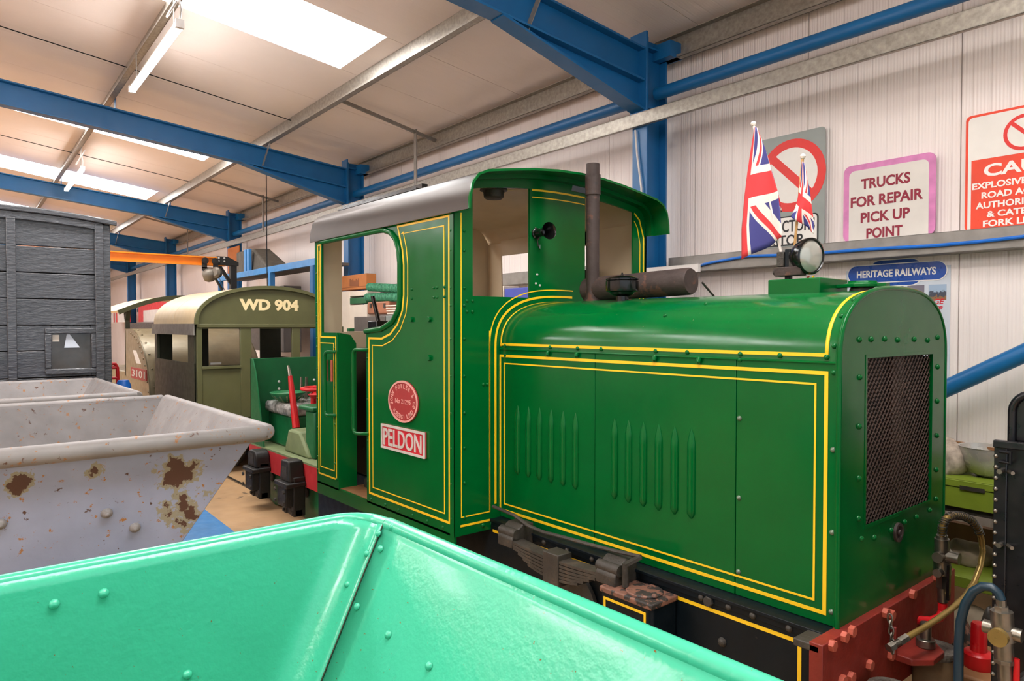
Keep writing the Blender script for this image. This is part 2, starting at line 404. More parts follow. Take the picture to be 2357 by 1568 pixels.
# roof: sheets one metre wide up the slope; translucent rooflight sheets every bay
mb = MB(bw); ceil_poly = [(WALL+.1, roofz(WALL+.1)+.06), (RB, roofz(RB)+.06), (RB, roofz(RB)+.08), (WALL+.1, roofz(WALL+.1)+.08)]
for s_ in (0, 1):
    pl = ceil_poly if not s_ else [(2*RB-y, z) for y, z in ceil_poly]
    mb.prism(pl, 'x', A0, A1)
ceil = struct(obj('ceiling', mb, 'wall_shadow_gap', ang=0)); ceil['label'] = 'pale ribbed sheet roof on galvanised purlins'
SKY = [(-7.07, -6.03), (-12.4, -11.36), (-17.0, -15.8), (-22.6, -21.5), (-28.4, -27.4), (-1.4, -.36)]
SB0, SB1 = 3.2, -1.4
def roofpiece(name, a0, a1, b0, b1, mt, side=0):
    mb = MB()
    f = (lambda b: 2*RB-b) if side else (lambda b: b)
    vs = []
    for a in (a0, a1):
        for b, dz in ((b0, 0), (b1, 0), (b1, .05), (b0, .05)): vs.append(bw((a, f(b), roofz(b)+dz)))
    mb.hexa(vs[:4], vs[4:])
    return obj(name, mb, mt, ceil, ang=0)
edges = []
cuts = sorted([A0, A1] + [e for s_ in SKY for e in s_])
for i in range(len(cuts)-1):
    a0, a1 = cuts[i], cuts[i+1]; sky = any(abs(a0-s_[0]) < .01 for s_ in SKY)
    if sky:
        for sd in (0, 1):
            roofpiece('roof_sheet', a0+.002, a1-.002, WALL+.05, SB0, 'roof_sheet', sd)
            roofpiece('rooflight_sheet', a0+.002, a1-.002, SB0, SB1, 'skylight_sheet', sd)
            roofpiece('roof_sheet', a0+.002, a1-.002, SB1, RB, 'roof_sheet', sd)
    else:
        n = max(1, round((a1-a0)/1.03))
        for k in range(n):
            for sd in (0, 1): roofpiece('roof_sheet', a0+(a1-a0)*k/n+.003, a0+(a1-a0)*(k+1)/n-.003, WALL+.05, RB, 'roof_sheet', sd)
# portal frames
def ibeam(mb, p0, p1, up, d, wd, tf=.018, tw=.012):
    p0 = V(p0); p1 = V(p1); dr = (p1-p0).normalized(); up = V(up); up = (up-dr*up.dot(dr)).normalized()
    mb.bar(p0+up*(d/2-tf/2), p1+up*(d/2-tf/2), up, wd, tf); mb.bar(p0-up*(d/2-tf/2), p1-up*(d/2-tf/2), up, wd, tf); mb.bar(p0, p1, up, tw, d-2*tf)
FR = [(-4.09, 'nearest the camera, behind the green locomotive cab'), (-9.88, 'second from the right, seen through the cab side opening'), (-15.75, 'third from the right, by the orange crane jib'), (-21.6, 'fourth from the right, above the orange jib'), (-27.4, 'farthest, beyond the grey wooden van')]
def rz(b): return roofz(b)-.205-.034*(4.55-b)      # top of rafter
for k, (fa, dsc) in enumerate(FR):
    t = thing('portal_frame', 'blue painted steel portal frame '+dsc, 'steel frame', bw((fa, 4.68, 0)), 'blue portal frames')
    mb = MB(bw); ibeam(mb, (fa, 4.68, 0), (fa, 4.68, 4.06), (0, 1, 0), .26, .16, .02, .02); obj('column', mb, 'portal_blue', t, bevel=.002)
    mb = MB(bw); ibeam(mb, (fa, 4.55, rz(4.55)-.14), (fa, RB, rz(RB)-.14), (0, 0, 1), .28, .15); obj('rafter', mb, 'portal_blue', t, bevel=.002)
    mb = MB(bw); ibeam(mb, (fa, 2*RB-4.55, rz(4.55)-.14), (fa, RB, rz(RB)-.14), (0, 0, 1), .28, .15); obj('rafter', mb, 'portal_blue', t)
    mb = MB(bw); ibeam(mb, (fa, 2*RB-4.68, 0), (fa, 2*RB-4.68, 4.06), (0, 1, 0), .26, .16); obj('column', mb, 'portal_blue', t)
    # haunch: web and sloping bottom flange
    b0 = 3.05
    mb = MB(bw); mb.prism([(4.55, rz(4.55)-.28), (b0, rz(b0)-.28), (4.55, 3.46)], 'x', fa-.008, fa+.008)
    mb.bar((fa, b0, rz(b0)-.28), (fa, 4.55, 3.45), (0, 0, 1), .15, .018); obj('haunch', mb, 'portal_blue', t)
    mb = MB(bw); mb.box(fa-.09, fa+.09, 4.53, 4.552, 3.42, 4.10); obj('end_plate', mb, 'portal_blue', t, bevel=.002)
    mb = MB(bw); mb.box(fa-.075, fa+.075, 4.57, 4.79, 3.47, 3.485); mb.box(fa-.075, fa+.075, 4.57, 4.79, 3.97, 3.985); obj('stiffener', mb, 'portal_blue', t)
    mb = MB(bw); mb.box(fa+.0, fa+.2, 4.70, 4.86, 3.90, 4.03); obj('eaves_cleat', mb, 'portal_blue', t)
    for b in (3.40, 1.52, -.35):
        mb = MB(bw); mb.box(fa-.06, fa+.06, b+.004, b+.012, rz(b)-.01, roofz(b)-.02); obj('purlin_cleat', mb, 'portal_blue', t)
    mb = MB(bw); mb.bar((fa+.18, 3.38, roofz(3.38)-.14), (fa+.02, 3.3, rz(3.3)-.30), (0, 1, 0), .05, .006); obj('fly_brace', mb, 'galvanised_dull' if k else 'galvanised_dull', t)
# purlins: Z sections
def zbar(name, pts_fn, mt, label, cat, group=None):
    mb = MB(bw); pts_fn(mb); return tag(obj(name, mb, mt, ang=0), label, cat, group)
for b, dsc in ((3.40, 'lower galvanised roof purlin under the edge of the rooflights'), (1.52, 'middle galvanised roof purlin with the strip lamps hung under it'), (-.35, 'upper galvanised roof purlin near the top left corner')):
    def f(mb, b=b):
        z = roofz(b)
        mb.box(A0, A1, b-.003, b+.003, z-.19, z-.002); mb.box(A0, A1, b, b+.065, z-.006, z-.002); mb.box(A0, A1, b-.065, b, z-.19, z-.186)
        mb.box(A0, A1, b-.067, b-.063, z-.19, z-.17)
    zbar('roof_purlin', f, 'galvanised', dsc, 'purlin', 'roof purlins')
def f(mb):
    mb.box(A0, A1, 4.84, 4.846, 3.90, 4.10); mb.box(A0, A1, 4.78, 4.846, 3.90, 3.906); mb.box(A0, A1, 4.78, 4.846, 4.094, 4.10); mb.box(A0, A1, 4.78, 4.785, 3.90, 3.925)
zbar('eaves_beam', f, 'galvanised', 'galvanised eaves beam along the top of the white wall', 'eaves beam')
def f(mb):
    mb.box(A0, A1, 4.505, 4.51, 3.32, 3.43); mb.box(A0, A1, 4.505, 4.54, 3.425, 3.43); mb.box(A0, A1, 4.505, 4.54, 3.32, 3.325)
zbar('wall_rail', f, 'galvanised', 'long spangled galvanised rail running in front of the blue columns', 'rail')
k = 0
FA = [A1+.2]+[f_[0] for f_ in FR]
for i in range(len(FA)-1):
    mb = MB(bw); mb.cyl((FA[i]-.085, 4.67, 3.60), (FA[i+1]+.085, 4.67, 3.60), .052, n=20)
    tag(obj('eaves_tube', mb, 'portal_blue'), ['blue tie tube under the eaves right of the nearest blue column', 'blue tie tube passing above the green locomotive cab', 'blue tie tube between second and third blue columns', 'blue tie tube behind the orange jib between third and fourth columns', 'farthest blue tie tube beside the grey van'][i], 'tube', 'blue eaves tie tubes')
# purlin ties (thin angles up the slope) and their drop hangers
for (ta, x0, x1, dsc) in ((-7.75, 3.40, 4.80, 'grey tie angle and drop hanger above the cab roof'), (-13.4, 3.40, 4.80, 'grey tie angle and drop hanger above the cream cab roof'), (-19.0, 3.40, 4.80, 'grey tie angle and hanger beyond the third blue frame')):
    t = thing('roof_tie', dsc, 'roof tie', bw((ta, 4.4, 3.43)), 'roof ties')
    mb = MB(bw); mb.bar((ta, x0, roofz(x0)-.05), (ta, x1, roofz(x1)-.14), (0, 0, 1), .035, .035); obj('tie_angle', mb, 'galvanised_dull', t)
    mb = MB(bw); mb.box(ta-.03, ta+.03, 4.50, 4.515, 3.40, roofz(4.5)-.09); obj('hanger', mb, 'galvanised_dull', t)
# joint wires across the sheets
for wa in (-9.0, -14.0):
    mb = MB(bw); mb.tube([(wa, 3.42, roofz(3.42)-.045), (wa, 1.55, roofz(1.55)-.045), (wa, -2.0, roofz(-2.0)-.045)], .006, 6)
    tag(obj('sag_rod', mb, 'frame_black'), 'thin dark sag rod across the roof sheets '+('beside the near strip lamp' if wa > -10 else 'beside the far strip lamp'), 'rod', 'sag rods')
# girt carrying the signs, split at the column
def girt(a0, a1, z, label):
    mb = MB(bw); mb.box(a0, a1, 4.80, 4.804, z-.13, z); mb.box(a0, a1, 4.80, WALL-.002, z-.004, z); mb.box(a0, a1, 4.80, WALL-.002, z-.13, z-.126)
    tag(obj('wall_girt', mb, 'galvanised_dull', ang=0), label, 'girt', 'wall girts')
girt(-3.98, A1, 2.225, 'galvanised wall girt that the road signs stand on')
girt(-9.75, -4.2, 2.225, 'galvanised wall girt seen through the cab front window')
girt(-27.2, -10.0, 2.225, 'galvanised wall girt behind the cream roofed cab')
mb = MB(bw); mb.box(-3.98, -3.44, 4.50, 4.53, 2.06, 2.125); mb.box(-3.98, -3.44, 4.50, 4.56, 2.12, 2.125)
tag(obj('bracket_rail', mb, 'lamp_body', bevel=.002), 'short pale rail across the nearest blue column above the silencer', 'rail')
c = [pb(x, y, B=4.79) for x, y in ((1575, 620), (1640, 604), (1720, 590), (1850, 586), (2000, 574), (2150, 566), (2250, 557), (2357, 545), (2420, 535))]
mb = MB(bw); mb.tube([V((p.x, 4.785, p.z)) for p in c], .011, 8); tag(obj('blue_cable', mb, 'cable_blue'), 'bright blue cable clipped under the sign girt', 'cable')
mb = MB(bw); p0 = pb(2130, 916, B=4.72); p1 = pb(2420, 785, B=4.72); mb.cyl(p0, p1+(p1-p0)*.8, .052, n=20)
tag(obj('brace_tube', mb, 'portal_blue'), 'blue diagonal brace tube at the right edge beside the bonnet', 'tube')
mb = MB(bw); mb.tube([(-4.12, 4.53, 3.3), (-4.10, 4.53, 3.1), (-4.05, 4.53, 2.8), (-4.05, 4.53, 2.3), (-4.05, 4.53, 1.2)], .008, 8)
tag(obj('column_cable', mb, 'lamp_body'), 'white cable running down the nearest blue column', 'cable')
# strip lamps
def batten(a0, a1, b, z, label):
    t = thing('strip_lamp', label, 'lamp', bw(((a0+a1)/2, b, z)), 'hanging strip lamps')
    mb = MB(bw); mb.prism([(b-.03, z+.02), (b+.03, z+.02), (b+.022, z+.05), (b-.022, z+.05)], 'x', a0, a1); obj('housing', mb, 'lamp_body', t)
    mb = MB(bw); mb.prism([(b-.03, z+.019), (b-.026, z-.012), (b+.026, z-.012), (b+.03, z+.019)], 'x', a0+.02, a1-.02); obj('diffuser', mb, 'lamp_diffuser', t)
    mb = MB(bw); mb.box(a0-.02, a0+.02, b-.032, b+.032, z-.015, z+.053); obj('end_cap', mb, 'lamp_body', t); mb = MB(bw); mb.box(a1-.02, a1+.02, b-.032, b+.032, z-.015, z+.053); obj('end_cap', mb, 'lamp_body', t)
    for ae in (a0+.25, a1-.2):
        mb = MB(bw); mb.cyl((ae, b, z+.05), (ae, b, roofz(b)-.17), .005, n=6); obj('hanging_chain', mb, 'galvanised_dull', t)
    mb = MB(bw); ln = [(a1, b, z+.05), (a1+.05, b, z+.12)]+[(a1-.05+.12*math.cos(x*.5), b-.02+.12*math.sin(x*.5)*.5, z+.20+.12*math.sin(x*.5)) for x in range(0, 13)]+[(a1-.1, b, roofz(b)-.12)]
    mb.tube(ln, .009, 6); obj('flex', mb, 'lamp_body', t)
batten(-8.35, -6.3, 1.45, 4.10, 'white strip lamp hung in front of the blue rafter at top left')
batten(-15.2, -13.0, 1.55, 4.10, 'smaller far strip lamp hung over the grey van')
batten(-2.2, -.2, 1.45, 4.10, 'strip lamp above the camera, out of the picture')
for a_, d_ in ((-1.2, 'nearest'), (-7.3, 'middle'), (-14.0, 'farthest')): batten(a_-1, a_+1, -5.9, 4.10, d_+' strip lamp added on the opposite roof slope, unseen behind the camera')  # unseen row of lamps, added to brighten the roof and wall

# ================================================================== GREEN LOCOMOTIVE
YC, YF = 2.05, 3.54; CY = 2.795; XF, XR = -2.947, -4.59; ZB = .57
loco = thing('diesel_locomotive', 'dark green narrow gauge diesel locomotive with yellow lining and PELDON plate', 'locomotive', (-2.85, CY, 0))
mb = MB()
rv = MB(); rv.lathe([(1, 0), (.95, .35), (.7, .7), (.35, .88), (0, .95)], (0, 0, -.05), (0, 0, 1), 10)
rivet_me = {}
def rivet_mesh(mt):
    if mt not in rivet_me: rivet_me[mt] = shared('rivet', rv, mt, 60)
    return rivet_me[mt]
def rivet(p, n, r, par, mt='loco_green', name='rivet'): return inst(name, rivet_mesh(mt), p, n, par, r)
hx = MB(); hx.lathe([(1, 0), (1, .8), (.9, .9), (0, .9)], (0, 0, -.05), (0, 0, 1), 6)
hex_me = {}
def hexbolt(p, n, r, par, mt, name='bolt'):
    if mt not in hex_me: hex_me[mt] = shared('bolt', hx, mt, 30)
    return inst(name, hex_me[mt], p, n, par, r, random.random())
def arch(y, off=0.0):   # cab roof profile height at lateral y
    t = abs(y-CY)/.75; return 2.475-off-.075*t*t-.11*max(0, t-.82)**2/.0324
# --- cab near side sheet (front part), the opening edge is rounded
op = [(-3.877, .60), (-3.877, 1.612), (-3.68, 1.628), (-3.554, 1.671), (-3.49, 1.732), (-3.471, 1.80), (-3.47, 2.0), (-3.485, 2.08), (-3.515, 2.135), (-3.57, 2.178), (-3.65, 2.20), (-3.72, 2.203)]
op = [op[0], (-3.877, 1.612)] + [op[2]] + op[3:]
poly = [(XF, ZB), (XF, 2.32), (-3.72, 2.32)] + op[::-1] + [(-3.877, ZB)]
mb = MB(); mb.prism(poly, 'y', YC, YC+.012); side = obj('cab_side_sheet', mb, 'loco_green', loco, ang=30)
# rear part of the near side: narrow post above, wider panel below with returned edge
poly = [(XR, ZB), (-4.262, ZB), (-4.262, 1.575), (-4.275, 1.60), (-4.497, 1.60), (-4.497, 2.30), (XR-.02, 2.30)]
mb = MB(); mb.prism(poly, 'y', YC, YC+.012); rear = obj('cab_rear_side_panel', mb, 'loco_green', loco, ang=30)
mb = MB(); mb.prism([(YC+.012, ZB), (YC+.13, ZB), (YC+.13, 1.53), (YC+.09, 1.585), (YC+.012, 1.60)], 'x', -4.274, -4.262); obj('door_pillar', mb, 'loco_green', loco)
mb = MB(); mb.box(-4.59, -2.947, YC, YC+.012, ZB-.07, ZB+.012); obj('cab_sill', mb, 'loco_green', loco)
mb = MB(); mb.box(-4.27, -3.86, YC+.012, YC+.9, ZB, ZB+.015); obj('cab_floor', mb, 'wood', loco)
# rolled bead round the opening
mb = MB(); bead = [(-4.48, 2.245)]+[(-3.675, 2.245)]
pts = [(-4.49, 2.205)] + op[::-1][:-1] + []
pts = [(x, z) for x, z in pts]; 
mb.tube([(x, YC-.004, z) for x, z in pts], .016, 10); obj('opening_bead', mb, 'loco_green', loco, ang=60)
# far side of the cab (cream inside)
poly = [(XF, ZB), (XF, 2.30), (-3.62, 2.30), (-3.47, 2.2), (-3.47, 1.80), (-3.6, 1.63), (-3.877, 1.6), (-3.877, ZB)]
mb = MB(); mb.prism(poly, 'y', YF-.012, YF); obj('cab_far_sheet', mb, 'cream_paint', loco)
mb = MB(); mb.prism([(XR, ZB), (-4.26, ZB), (-4.26, 1.6), (-4.40, 1.62), (-4.42, 2.3), (XR, 2.3)], 'y', YF-.012, YF); obj('cab_far_sheet', mb, 'cream_paint', loco)
mb = MB(); mb.box(-4.42, -3.4, YF-.012, YF, 2.2, 2.32); obj('cab_far_sheet', mb, 'cream_paint', loco)
# --- cab front sheet with two window openings
WZ = 1.80
mb = MB()
def fcol(y0, y1, z0, z1=None, x0=XF-.012, x1=XF):
    n = max(1, int((y1-y0)/.06)); 
    top = [(y1+(y0-y1)*i/n, z1 if z1 else arch(y1+(y0-y1)*i/n)) for i in range(n+1)]
    mb.prism([(y0, z0), (y1, z0)]+top, 'x', x0, x1)
fcol(YC, 2.167, ZB, None); fcol(2.167, 2.555, ZB, WZ); fcol(2.555, 2.985, ZB, None); fcol(2.985, 3.41, ZB, WZ); fcol(3.41, YF, ZB, None)
for (y0, y1) in ((2.167, 2.555), (2.985, 3.41)):
    n = 8; lo = [(y0+(y1-y0)*i/n, arch(y0+(y1-y0)*i/n)-.07) for i in range(n+1)]; hi = [(y, z+.07) for y, z in lo[::-1]]
    mb.prism(lo+hi, 'x', XF-.012, XF)
front = obj('cab_front_sheet', mb, 'loco_green', loco, ang=20)
mb = MB(); mb.box(XF-.016, XF-.0125, YC+.012, YF-.012, ZB, 1.795); obj('cab_front_lining', mb, 'cream_paint', loco)
mb = MB(); mb.box(XF-.016, XF-.0125, 2.557, 2.983, 1.8, 2.40); obj('cab_front_lining', mb, 'cream_paint', loco)
# corner angle
mb = MB(); mb.box(XF-.035, XF+.003, YC-.003, YC, ZB, 2.24); mb.box(XF, XF+.003, YC-.003, YC+.035, ZB, 2.24); obj('corner_angle', mb, 'loco_green', loco)
# rear sheet: cream inside, two window openings
mb = MB()
fcol(YC+.012, 2.24, ZB, None, XR-.012, XR); fcol(2.24, 2.72, ZB, 1.60, XR-.012, XR); fcol(2.72, 2.9, ZB, None, XR-.012, XR); fcol(2.9, 3.36, ZB, 1.60, XR-.012, XR); fcol(3.36, YF, ZB, None, XR-.012, XR)
for (y0, y1) in ((2.24, 2.72), (2.9, 3.36)): mb.prism([(y0, 2.36), (y1, 2.36), (y1, arch(y1)), (y0, arch(y0))], 'x', XR-.012, XR)
obj('cab_rear_sheet', mb, 'cream_paint', loco)
mb = MB(); mb.box(XR-.016, XR-.0125, YC+.01, YF-.01, ZB, 1.6); obj('cab_rear_outer', mb, 'loco_green', loco)
mb = MB(); mb.box(-4.58, -4.2, 2.3, 3.4, ZB, 1.488); obj('rear_locker', mb, 'gloss_black', loco, bevel=.01)
# --- roof
half = [(.768, 2.215), (.765, 2.27), (.748, 2.345), (.71, 2.392), (.65, 2.418), (.5, 2.443), (.35, 2.465), (.18, 2.482), (0, 2.488)]
ro = [(CY-y, z) for y, z in half] + [(CY+y, z) for y, z in half[::-1][1:]]
def inset(pl, d):
    out = []
    for i, p in enumerate(pl):
        a = V(pl[max(i-1, 0)]); b = V(pl[min(i+1, len(pl)-1)]); t = (b-a).normalized(); out.append((p[0]+t.y*d, p[1]-t.x*d))
    return out
ri = inset(ro, .006); ri2 = inset(ro, .009); ri3 = inset(ro, .05)
mb = MB(); mb.ring(ro, ri, 'x', XR-.05, -2.785); obj('cab_roof', mb, 'roof_metal', loco, ang=50)
mb = MB(); mb.ring(ri, ri2, 'x', XR-.04, XF); obj('cab_ceiling', mb, 'cream_paint', loco, ang=50)
mb = MB(); mb.ring(ri, ri2, 'x', XF, -2.79); obj('roof_overhang_lining', mb, 'loco_green', loco, ang=50)
mb = MB(); mb.ring(inset(ro, -.002), inset(ro, .010), 'x', -2.794, -2.783); obj('roof_front_bead', mb, 'loco_green', loco, ang=50)
mb = MB(); mb.ring(ri2, inset(ro, .03), 'x', -2.947, -2.90); obj('roof_front_angle', mb, 'loco_green', loco, ang=50)
a_, b_ = px(758, 483, Z=2.465), px(962, 424, Z=2.465)
mb = MB(); mb.box(-4.55, -3.53, 2.23, 2.27, 2.438, 2.475); mb.box(-4.55, -3.53, 2.19, 2.23, 2.438, 2.446); obj('roof_gutter', mb, 'gloss_black', loco)
for x in (-3.35, -3.15, -2.95): rivet((x, CY-.744, 2.26), (0, -1, .1), .010, loco, 'roof_metal')
# --- bonnet
BN, BF2 = 2.345, 3.245; BX0, BX1 = XF, -1.125; ZS = 1.525
hw = (BF2-BN)/2
def hoodpt(th, grow=0.0):
    c, s = math.cos(th), math.sin(th); e = 2/2.6
    return (CY - math.copysign(abs(c)**e, c)*(hw+grow), ZS + abs(s)**e*(.255+grow))
prof = [hoodpt(PI*i/40) for i in range(41)]
prof = [(BN, ZS-.0)]+prof[1:-1]+[(BF2, ZS)]
mb = MB(); mb.ring(prof, inset(prof, .008), 'x', BX0+.003, BX1-.003); hood = obj('bonnet_top', mb, 'loco_green_hood', loco, ang=40)
ZP0 = .63
for i, (x0, x1) in enumerate(((BX0+.003, -2.2515), (-2.2485, -1.5185), (-1.5155, BX1-.003))):
    mb = MB(); mb.box(x0, x1, BN, BN+.012, ZP0, ZS-.006); obj('bonnet_side_panel', mb, 'loco_green', loco, bevel=.002)
mb = MB(); mb.box(BX0+.003, BX1-.003, BF2-.012, BF2, ZP0, ZS-.006); obj('bonnet_side_panel', mb, 'loco_green', loco)
mb = MB(); mb.box(BX0+.01, BX1-.01, BN+.013, BN+.03, ZP0, ZS+.02); obj('bonnet_inner_frame', mb, 'frame_black', loco)
mb = MB(); mb.cyl((BX0+.003, BN-.001, ZS-.003), (BX1-.003, BN-.001, ZS-.003), .005, n=8); obj('bonnet_hinge', mb, 'loco_green', loco)
# louvres: pressed ribs, tapering and closing to a point at the top
mb = MB(); rows = []
for i in range(19):
    t = i/18; z = t*.365
    wd = .018*min(1, (1-t)/.16)**.7*min(1, (t/.06+.25)); dp = .013*min(1, (1-t)/.22)**.8*min(1, t/.05+.05)
    rows.append([V((wd*math.cos(PI*j/8), z, dp*math.sin(PI*j/8)**.8)) for j in range(9)])
mb.grid(rows); louv = shared('louvre', mb, 'loco_green', 60)
LX = [(-2.797+.0846*i) for i in range(6)] + [(-2.128+.082*i) for i in range(6)]
for x in LX:
    o = inst('louvre', louv, (x, BN-.0005, .875), (0, 0, 1), loco); o.rotation_quaternion = Matrix(((1, 0, 0), (0, 0, -1), (0, 1, 0))).to_quaternion()
# bonnet catches along the hinge line
for x in (-2.90, -2.55, -2.36, -2.21, -1.9, -1.74, -1.50, -1.34, -1.17):
    rivet((x, BN-.001, ZS+.016), (0, -1, 0), .010, loco)
for x in (-2.56, -2.36, -1.9, -1.68):
    mb = MB(); mb.lathe([(.006, 0), (.011, .01), (.009, .022), (0, .028)], (x, BN-.006, ZS-.002), (0, -.3, -1), 10); obj('bonnet_catch', mb, 'loco_green', loco)
for x, z in ((-1.502, 1.30), (-1.502, 1.0), (-1.502, 1.52), (-1.502, .72), (-1.145, 1.23), (-1.145, .95), (-1.145, 1.49), (-1.145, .68), (-2.9, 1.49), (-1.145, 1.58)): rivet((x, BN, z), (0, -1, 0), .010, loco, 'bolt_dull' if z < 1.35 else 'loco_green')
for th, x in ((.9, -1.75), (.6, -1.9), (.9, -1.145), (.55, -1.145), (1.25, -1.145)):
    y, z = hoodpt(th); y2, z2 = hoodpt(th, .05); rivet((x, y, z), (0, y2-y, z2-z), .010, loco)
# bonnet front plate, with radiator opening
FX = BX1
fo = [hoodpt(PI*i/40, .006) for i in range(41)]
GY0, GY1, GZ0, GZ1 = 2.525, 3.118, .94, 1.54
mb = MB(); fx0, fx1 = FX-.012, FX+.006
yn, yf = BN-.006, BF2+.006
mb.prism([(yn, ZP0), (yf, ZP0), (yf, GZ0), (yn, GZ0)], 'x', fx0, fx1); mb.prism([(yn, GZ0), (GY0, GZ0), (GY0, GZ1), (yn, GZ1)], 'x', fx0, fx1); mb.prism([(GY1, GZ0), (yf, GZ0), (yf, GZ1), (GY1, GZ1)], 'x', fx0, fx1)
mb.prism([(yn, GZ1), (yf, GZ1)] + [p for p in fo[::-1] if p[1] > GZ1], 'x', fx0, fx1)
obj('bonnet_front_plate', mb, 'loco_green', loco, ang=30)
mb = MB(); edge = [(FX+.002, yn, ZP0)]+[(FX+.002, p[0], p[1]) for p in fo]+[(FX+.002, yf, ZP0)]; mb.tube(edge, .009, 8); obj('front_edge_bead', mb, 'loco_green', loco, ang=60)
mb = MB(); mb.box(FX-.05, FX-.04, GY0-.02, GY1+.02, GZ0-.02, GZ1+.02); obj('radiator_core', mb, 'radiator_dark', loco)
mb = MB(); mb.box(FX-.035, FX-.02, CY+.01, CY+.11, GZ0, GZ1); obj('radiator_strip', mb, 'grille_brown', loco)
mb = MB(); n = 40; rowsN = 40
for r in range(rowsN):
    z = GZ0+(GZ1-GZ0)*(r+.5)/rowsN; hh = (GZ1-GZ0)/rowsN/2
    up = [V((FX-.006, GY0+(GY1-GY0)*i/n, z+hh*(1 if (i+r) % 2 else -1)*.9)) for i in range(n+1)]
    mb.ribbon(up, (1, 0, .35), .005, .0012)
g = obj('grille_mesh', mb, 'grille_brown', loco, ang=0); g['kind'] = 'stuff'
mb = MB(); mb.ribbon([(FX+.006, GY0, GZ0), (FX+.006, GY1, GZ0), (FX+.006, GY1, GZ1), (FX+.006, GY0, GZ1)], (1, 0, 0), .012, .002, True); obj('grille_edge', mb, 'loco_green', loco)
for y, z in [(2.47, 1.6), (2.56, 1.6), (2.67, 1.6), (2.78, 1.595), (2.93, 1.595), (3.06, 1.59), (3.16, 1.6)]+[(2.475, z) for z in (1.47, 1.3, 1.12, .98)]+[(3.165, z) for z in (1.48, 1.34, 1.2, 1.06, .94)]+[(2.5, .905), (2.6, .89), (2.74, .89), (2.86, .9), (2.97, .9), (3.1, .905)]: rivet((FX+.006, y, z), (1, 0, 0), .011, loco)
c = px(2065, 1225, X=FX+.006); mb = MB(); mb.lathe([(.036, 0), (.036, .01), (.026, .01), (.022, .002), (.012, .002), (.01, .014), (0, .014)], c, (1, 0, 0), 20); obj('crank_hole', mb, 'exhaust_rust', loco)
# --- yellow lining
LN = (0, -1, 0)
def line2(name, pts, nrm, wd, mapf): mb = MB(); mb.ribbon([mapf(p) for p in pts], nrm, wd); return obj(name, mb, 'lining_yellow', loco, ang=0)
ps = lambda p: (p[0], BN-.0008, p[1])
mb = MB(); mb.ribbon([ps(p) for p in ((-2.942, 1.487), (-1.17, 1.487), (-1.17, .668), (-2.942, .668))], LN, .013, closed=True); obj('lining', mb, 'lining_yellow', loco, ang=0)
mb = MB(); mb.ribbon([ps(p) for p in ((-2.908, 1.448), (-1.208, 1.448), (-1.208, .703), (-2.908, .703))], LN, .007, closed=True); obj('lining', mb, 'lining_yellow', loco, ang=0)
mb = MB(); mb.ribbon([ps(p) for p in ((-2.94, 1.548), (-1.165, 1.548))], LN, .013); obj('lining', mb, 'lining_yellow', loco, ang=0)
for x0 in (-1.17, -2.937):
    mb = MB(); rows = [[V((x0-.0065, *hoodpt(.02+(PI-.04)*i/40, .0012))), V((x0+.0065, *hoodpt(.02+(PI-.04)*i/40, .0012)))] for i in range(41)]; mb.grid(rows); obj('lining', mb, 'lining_yellow', loco, solid=.001)
pc = lambda p: (p[0], YC-.0008, p[1])
def offs(pl, d):     # shift an open 2-D polyline sideways
    out = []
    for i, p in enumerate(pl):
        a = V(pl[max(i-1, 0)]); b = V(pl[i]); c = V(pl[min(i+1, len(pl)-1)]); n1 = (b-a); n2 = (c-b)
        if n1.length < 1e-6: n1 = n2
        if n2.length < 1e-6: n2 = n1
        n1.normalize(); n2.normalize(); mm = V((n1.y+n2.y, -n1.x-n2.x)).normalized(); kk = d/max(.35, mm.dot(V((n1.y, -n1.x)))); out.append((b.x+mm.x*kk, b.y+mm.y*kk))
    return out
edgep = [(-3.877, .60), (-3.877, 1.612), (-3.70, 1.612)] + op[3:]
edgep = fillet([(-3.877, .57), (-3.877, 1.612), (-3.68, 1.612), (-3.47, 1.66), (-3.47, 2.245), (-3.56, 2.40)], [0, 0, .1, .17, .2, 0], 8)
edgep = [(-3.877, .57), (-3.877, 1.607)] + [(-3.69, 1.607)] + [(-3.60, 1.632), (-3.53, 1.68), (-3.485, 1.745), (-3.471, 1.82), (-3.470, 1.98), (-3.482, 2.06), (-3.512, 2.14)]
for d, wd, zb, xr, zt in ((.036, .012, .635, -2.99, 2.205), (.078, .006, .675, -3.035, 2.16)):
    L = offs(edgep, d); L[0] = (L[0][0], zb)
    top = (L[-1][0]-.02, zt); pts = L + [top, (xr, zt), (xr, zb)]
    mb = MB(); mb.ribbon([pc(p) for p in pts], LN, wd, closed=True); obj('lining', mb, 'lining_yellow', loco, ang=0)
for d, wd, zb, zt in ((.03, .010, .64, 2.19), (.062, .006, .69, 2.15)):
    if d < .05: pts = [(-4.59+.03, zb), (-4.262-.03, zb), (-4.262-.03, 1.57), (-4.497-.022, 1.57), (-4.497-.022, zt), (-4.59+.03, zt)]
    else: pts = [(-4.59+.056, zb), (-4.262-.062, zb), (-4.262-.062, 1.53), (-4.497-.04, 1.53), (-4.497-.04, zt), (-4.59+.056, zt)]
    mb = MB(); mb.ribbon([pc(p) for p in pts], LN, wd, closed=True); obj('lining', mb, 'lining_yellow', loco, ang=0)
pf = lambda p: (XF+.0008, p[0], p[1]); FN = (1, 0, 0)
mb = MB(); mb.ribbon([pf(p) for p in ((2.31, .62), (2.068, .62), (2.068, 2.22))], FN, .011); obj('lining', mb, 'lining_yellow', loco, ang=0)
mb = MB(); mb.ribbon([pf(p) for p in ((2.276, 1.62), (2.276, .665), (2.093, .665), (2.093, 2.22))], FN, .006); obj('lining', mb, 'lining_yellow', loco, ang=0)
